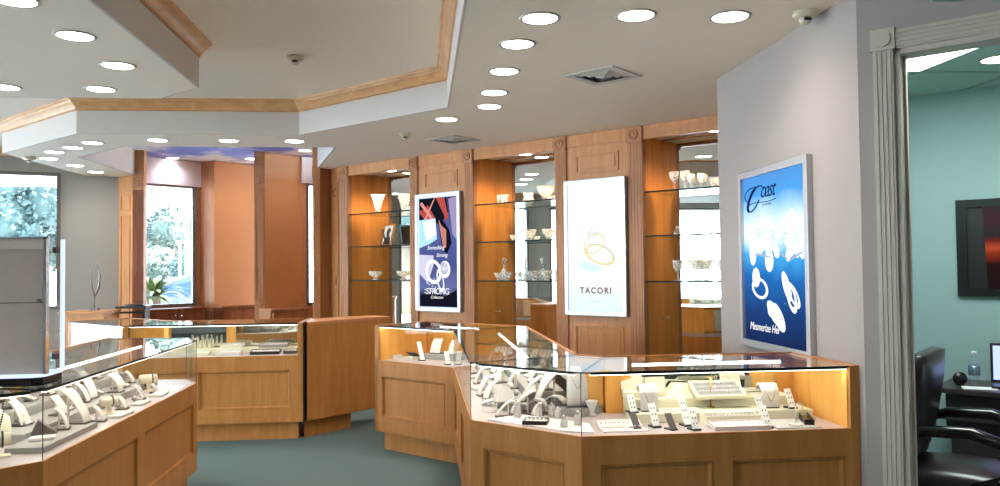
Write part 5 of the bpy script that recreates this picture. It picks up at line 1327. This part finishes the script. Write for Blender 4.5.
# ------------------------------------------------------------------ outside
o = mk('ground_outside', MB().prism([(-60, 90), (-60, -20), (-9.2, -20), (-9.2, 13.2), (20, 13.2), (40, 90)], -.3, -.12), 'asphalt'); o['kind'] = 'structure'
def tree(x, y, h, r, m, label, trunk=True, n=2600, base=-.12, squash=1.0):
    t = thing('leafy_tree', label, 'tree', (x, y, base))
    rnd = random.Random(int(x*13+y*7)); mb = MB()
    cl = [(rnd.uniform(-.55, .55)*r, rnd.uniform(-.55, .55)*r, h*.62+rnd.uniform(-.3, .35)*r*squash, r*rnd.uniform(.35, .6)) for _ in range(11)]
    for cx_, cy_, cz_, cr in cl: mb.ball((cx_, cy_, cz_), cr*.86, 12)
    for k in range(n):
        cx_, cy_, cz_, cr = rnd.choice(cl); v = Vector((rnd.gauss(0, 1), rnd.gauss(0, 1), rnd.gauss(0, 1))).normalized()*cr*rnd.uniform(.82, 1.12)
        a = Vector((rnd.gauss(0, 1), rnd.gauss(0, 1), rnd.gauss(0, 1))).normalized(); b = a.orthogonal().normalized(); sz = .13
        c = Vector((cx_, cy_, cz_))+v
        mb._f([tuple(c-a*sz), tuple(c+b*sz*.5), tuple(c+a*sz), tuple(c-b*sz*.5)], [(0, 1, 2, 3)])
    mk('crown', mb, m, t); mk('trunk', MB().tube([(0, 0, 0), (.1*r, 0, h*.3), (0, .1*r, h*.6)], r*.09, 8, taper=[1.3, 1, .6]), 'bark', t)
tree(-15.6, 43.0, 5.2, 1.5, 'leaf_b', 'pale tree at the left in the alcove window')
tree(-12.6, 42.0, 5.9, 1.6, 'leaf_a', 'taller rounded pale tree at the right in the alcove window')
tree(-11.3, 33.0, 2.9, 1.35, 'leaf_a', 'lower bushy tree in front in the alcove window')
tree(-8.9, 32.0, 2.6, 1.0, 'leaf_b', 'small round tree behind the white sign frame')
tree(-13.4, 26.5, 6.0, 2.0, 'leaf_b', 'big pale tree filling the far left window', n=4000)
tree(-15.5, 37.0, 4.6, 1.5, 'leaf_a', 'second pale tree farther off in the far left window', n=3000)
tree(-21, 21, 6, 2.6, 'leaf_a', 'distant tree beyond the left side windows')
tree(-19, 10, 6, 2.5, 'leaf_b', 'tree outside the left wall windows')
# spiky palm-like shrub
t = thing('sago_palm', 'spiky green palm-like shrub outside the alcove window', 'shrub', (-5.6, 17.3, -.12))
mb = MB(); rnd = random.Random(5)
for k in range(46):
    a = rnd.uniform(0, 2*pi); el = rnd.uniform(.2, 1.35); L_ = rnd.uniform(.75, 1.0); pts = []
    for i in range(7):
        u = i/6; pts.append((cos(a)*cos(el)*L_*u, sin(a)*cos(el)*L_*u, 1.05+sin(el)*L_*u-.5*u*u*L_))
    d = Vector((-sin(a), cos(a), 0))*.07
    vs = []
    for i, p in enumerate(pts):
        w = (1-abs(2*i/6-.8)*.7); vs += [tuple(Vector(p)-d*w), tuple(Vector(p)+d*w)]
    mb._f(vs, [(2*i, 2*i+1, 2*i+3, 2*i+2) for i in range(6)])
mk('fronds', mb, 'leaf_c', t); mk('stem', MB().tube([(0, 0, 0), (0, 0, 1.1)], .14, 10), 'bark', t)
# pale blue parked car
t = thing('parked_car', 'pale blue parked car seen through the alcove window', 'car', (-5.35, 20.0, -.12), 0)
prof = [(-2.25, .35), (-2.28, .62), (-2.15, .86), (-1.3, 1.0), (-.55, 1.42), (.1, 1.52), (1.0, 1.5), (1.75, 1.3), (2.15, 1.0), (2.25, .7), (2.22, .35)]
mb = MB(); hw = .88; n = len(prof); vs = []
for s in (-1, 1):
    for x, z in prof: vs.append((x, s*hw*(1 if z < 1.05 else .80), z))
mid = []
fs = [(i, i+1, i+1+n, i+n) for i in range(n-1)] + [tuple(range(n)), tuple(range(n, 2*n))[::-1], (0, n, 2*n-1, n-1)]
mk('body', mb._f(vs, fs), 'car_paint', t, bevel=.04)
for s in (-1, 1):
    mk('side_window', MB()._f([(-1.15, s*(hw+.002)*.94, 1.03), (-.48, s*hw*.83, 1.36), (.3, s*hw*.83, 1.43), (.3, s*(hw+.002)*.94, 1.03)], [(0, 1, 2, 3)])._f([(.36, s*(hw+.002)*.94, 1.03), (.36, s*hw*.83, 1.43), (1.0, s*hw*.83, 1.41), (1.65, s*(hw+.002)*.94, 1.08)], [(0, 1, 2, 3)]), 'car_glass', t)
    for x in (-1.4, 1.4): 
        w_ = mk('wheel', MB(T(x, s*(hw-.08), .34) @ RX(pi/2)).lathe([(.0001, -.1), (.2, -.1), (.33, -.09), (.34, 0), (.33, .09), (.2, .1), (.0001, .1)], 22), 'tyre', t)
mk('windscreen', MB()._f([(-1.28, -.74, 1.03), (-1.28, .74, 1.03), (-.57, .66, 1.435), (-.57, -.66, 1.435)], [(0, 1, 2, 3)]), 'car_glass', t)
# lamp pole and white posts
t = thing('street_lamp', 'thin pale street lamp pole outside the alcove window', 'street lamp', (-8.2, 28.8, -.12))
mk('pole', MB().tube([(0, 0, 0), (0, 0, 7.0)], .07, 8, taper=[1.2, .8]), 'white_paint', t); mk('lamp_arm', MB().tube([(0, 0, 6.9), (-.9, 0, 7.0)], .05, 8), 'white_paint', t)
t = thing('sign_frame', 'white two-legged sign frame beyond the parked car', 'sign', (-6.75, 23.4, -.12))
for x in (-.12, .12): mk('leg', MB().box(x-.03, x+.03, -.04, .04, 0, 2.4), 'white_paint', t)
mk('crossbar', MB().box(-.22, .22, -.045, .045, 2.4, 2.47), 'white_paint', t)
o = mk('outside_hedge', MB(), 'leaf_a') if False else None
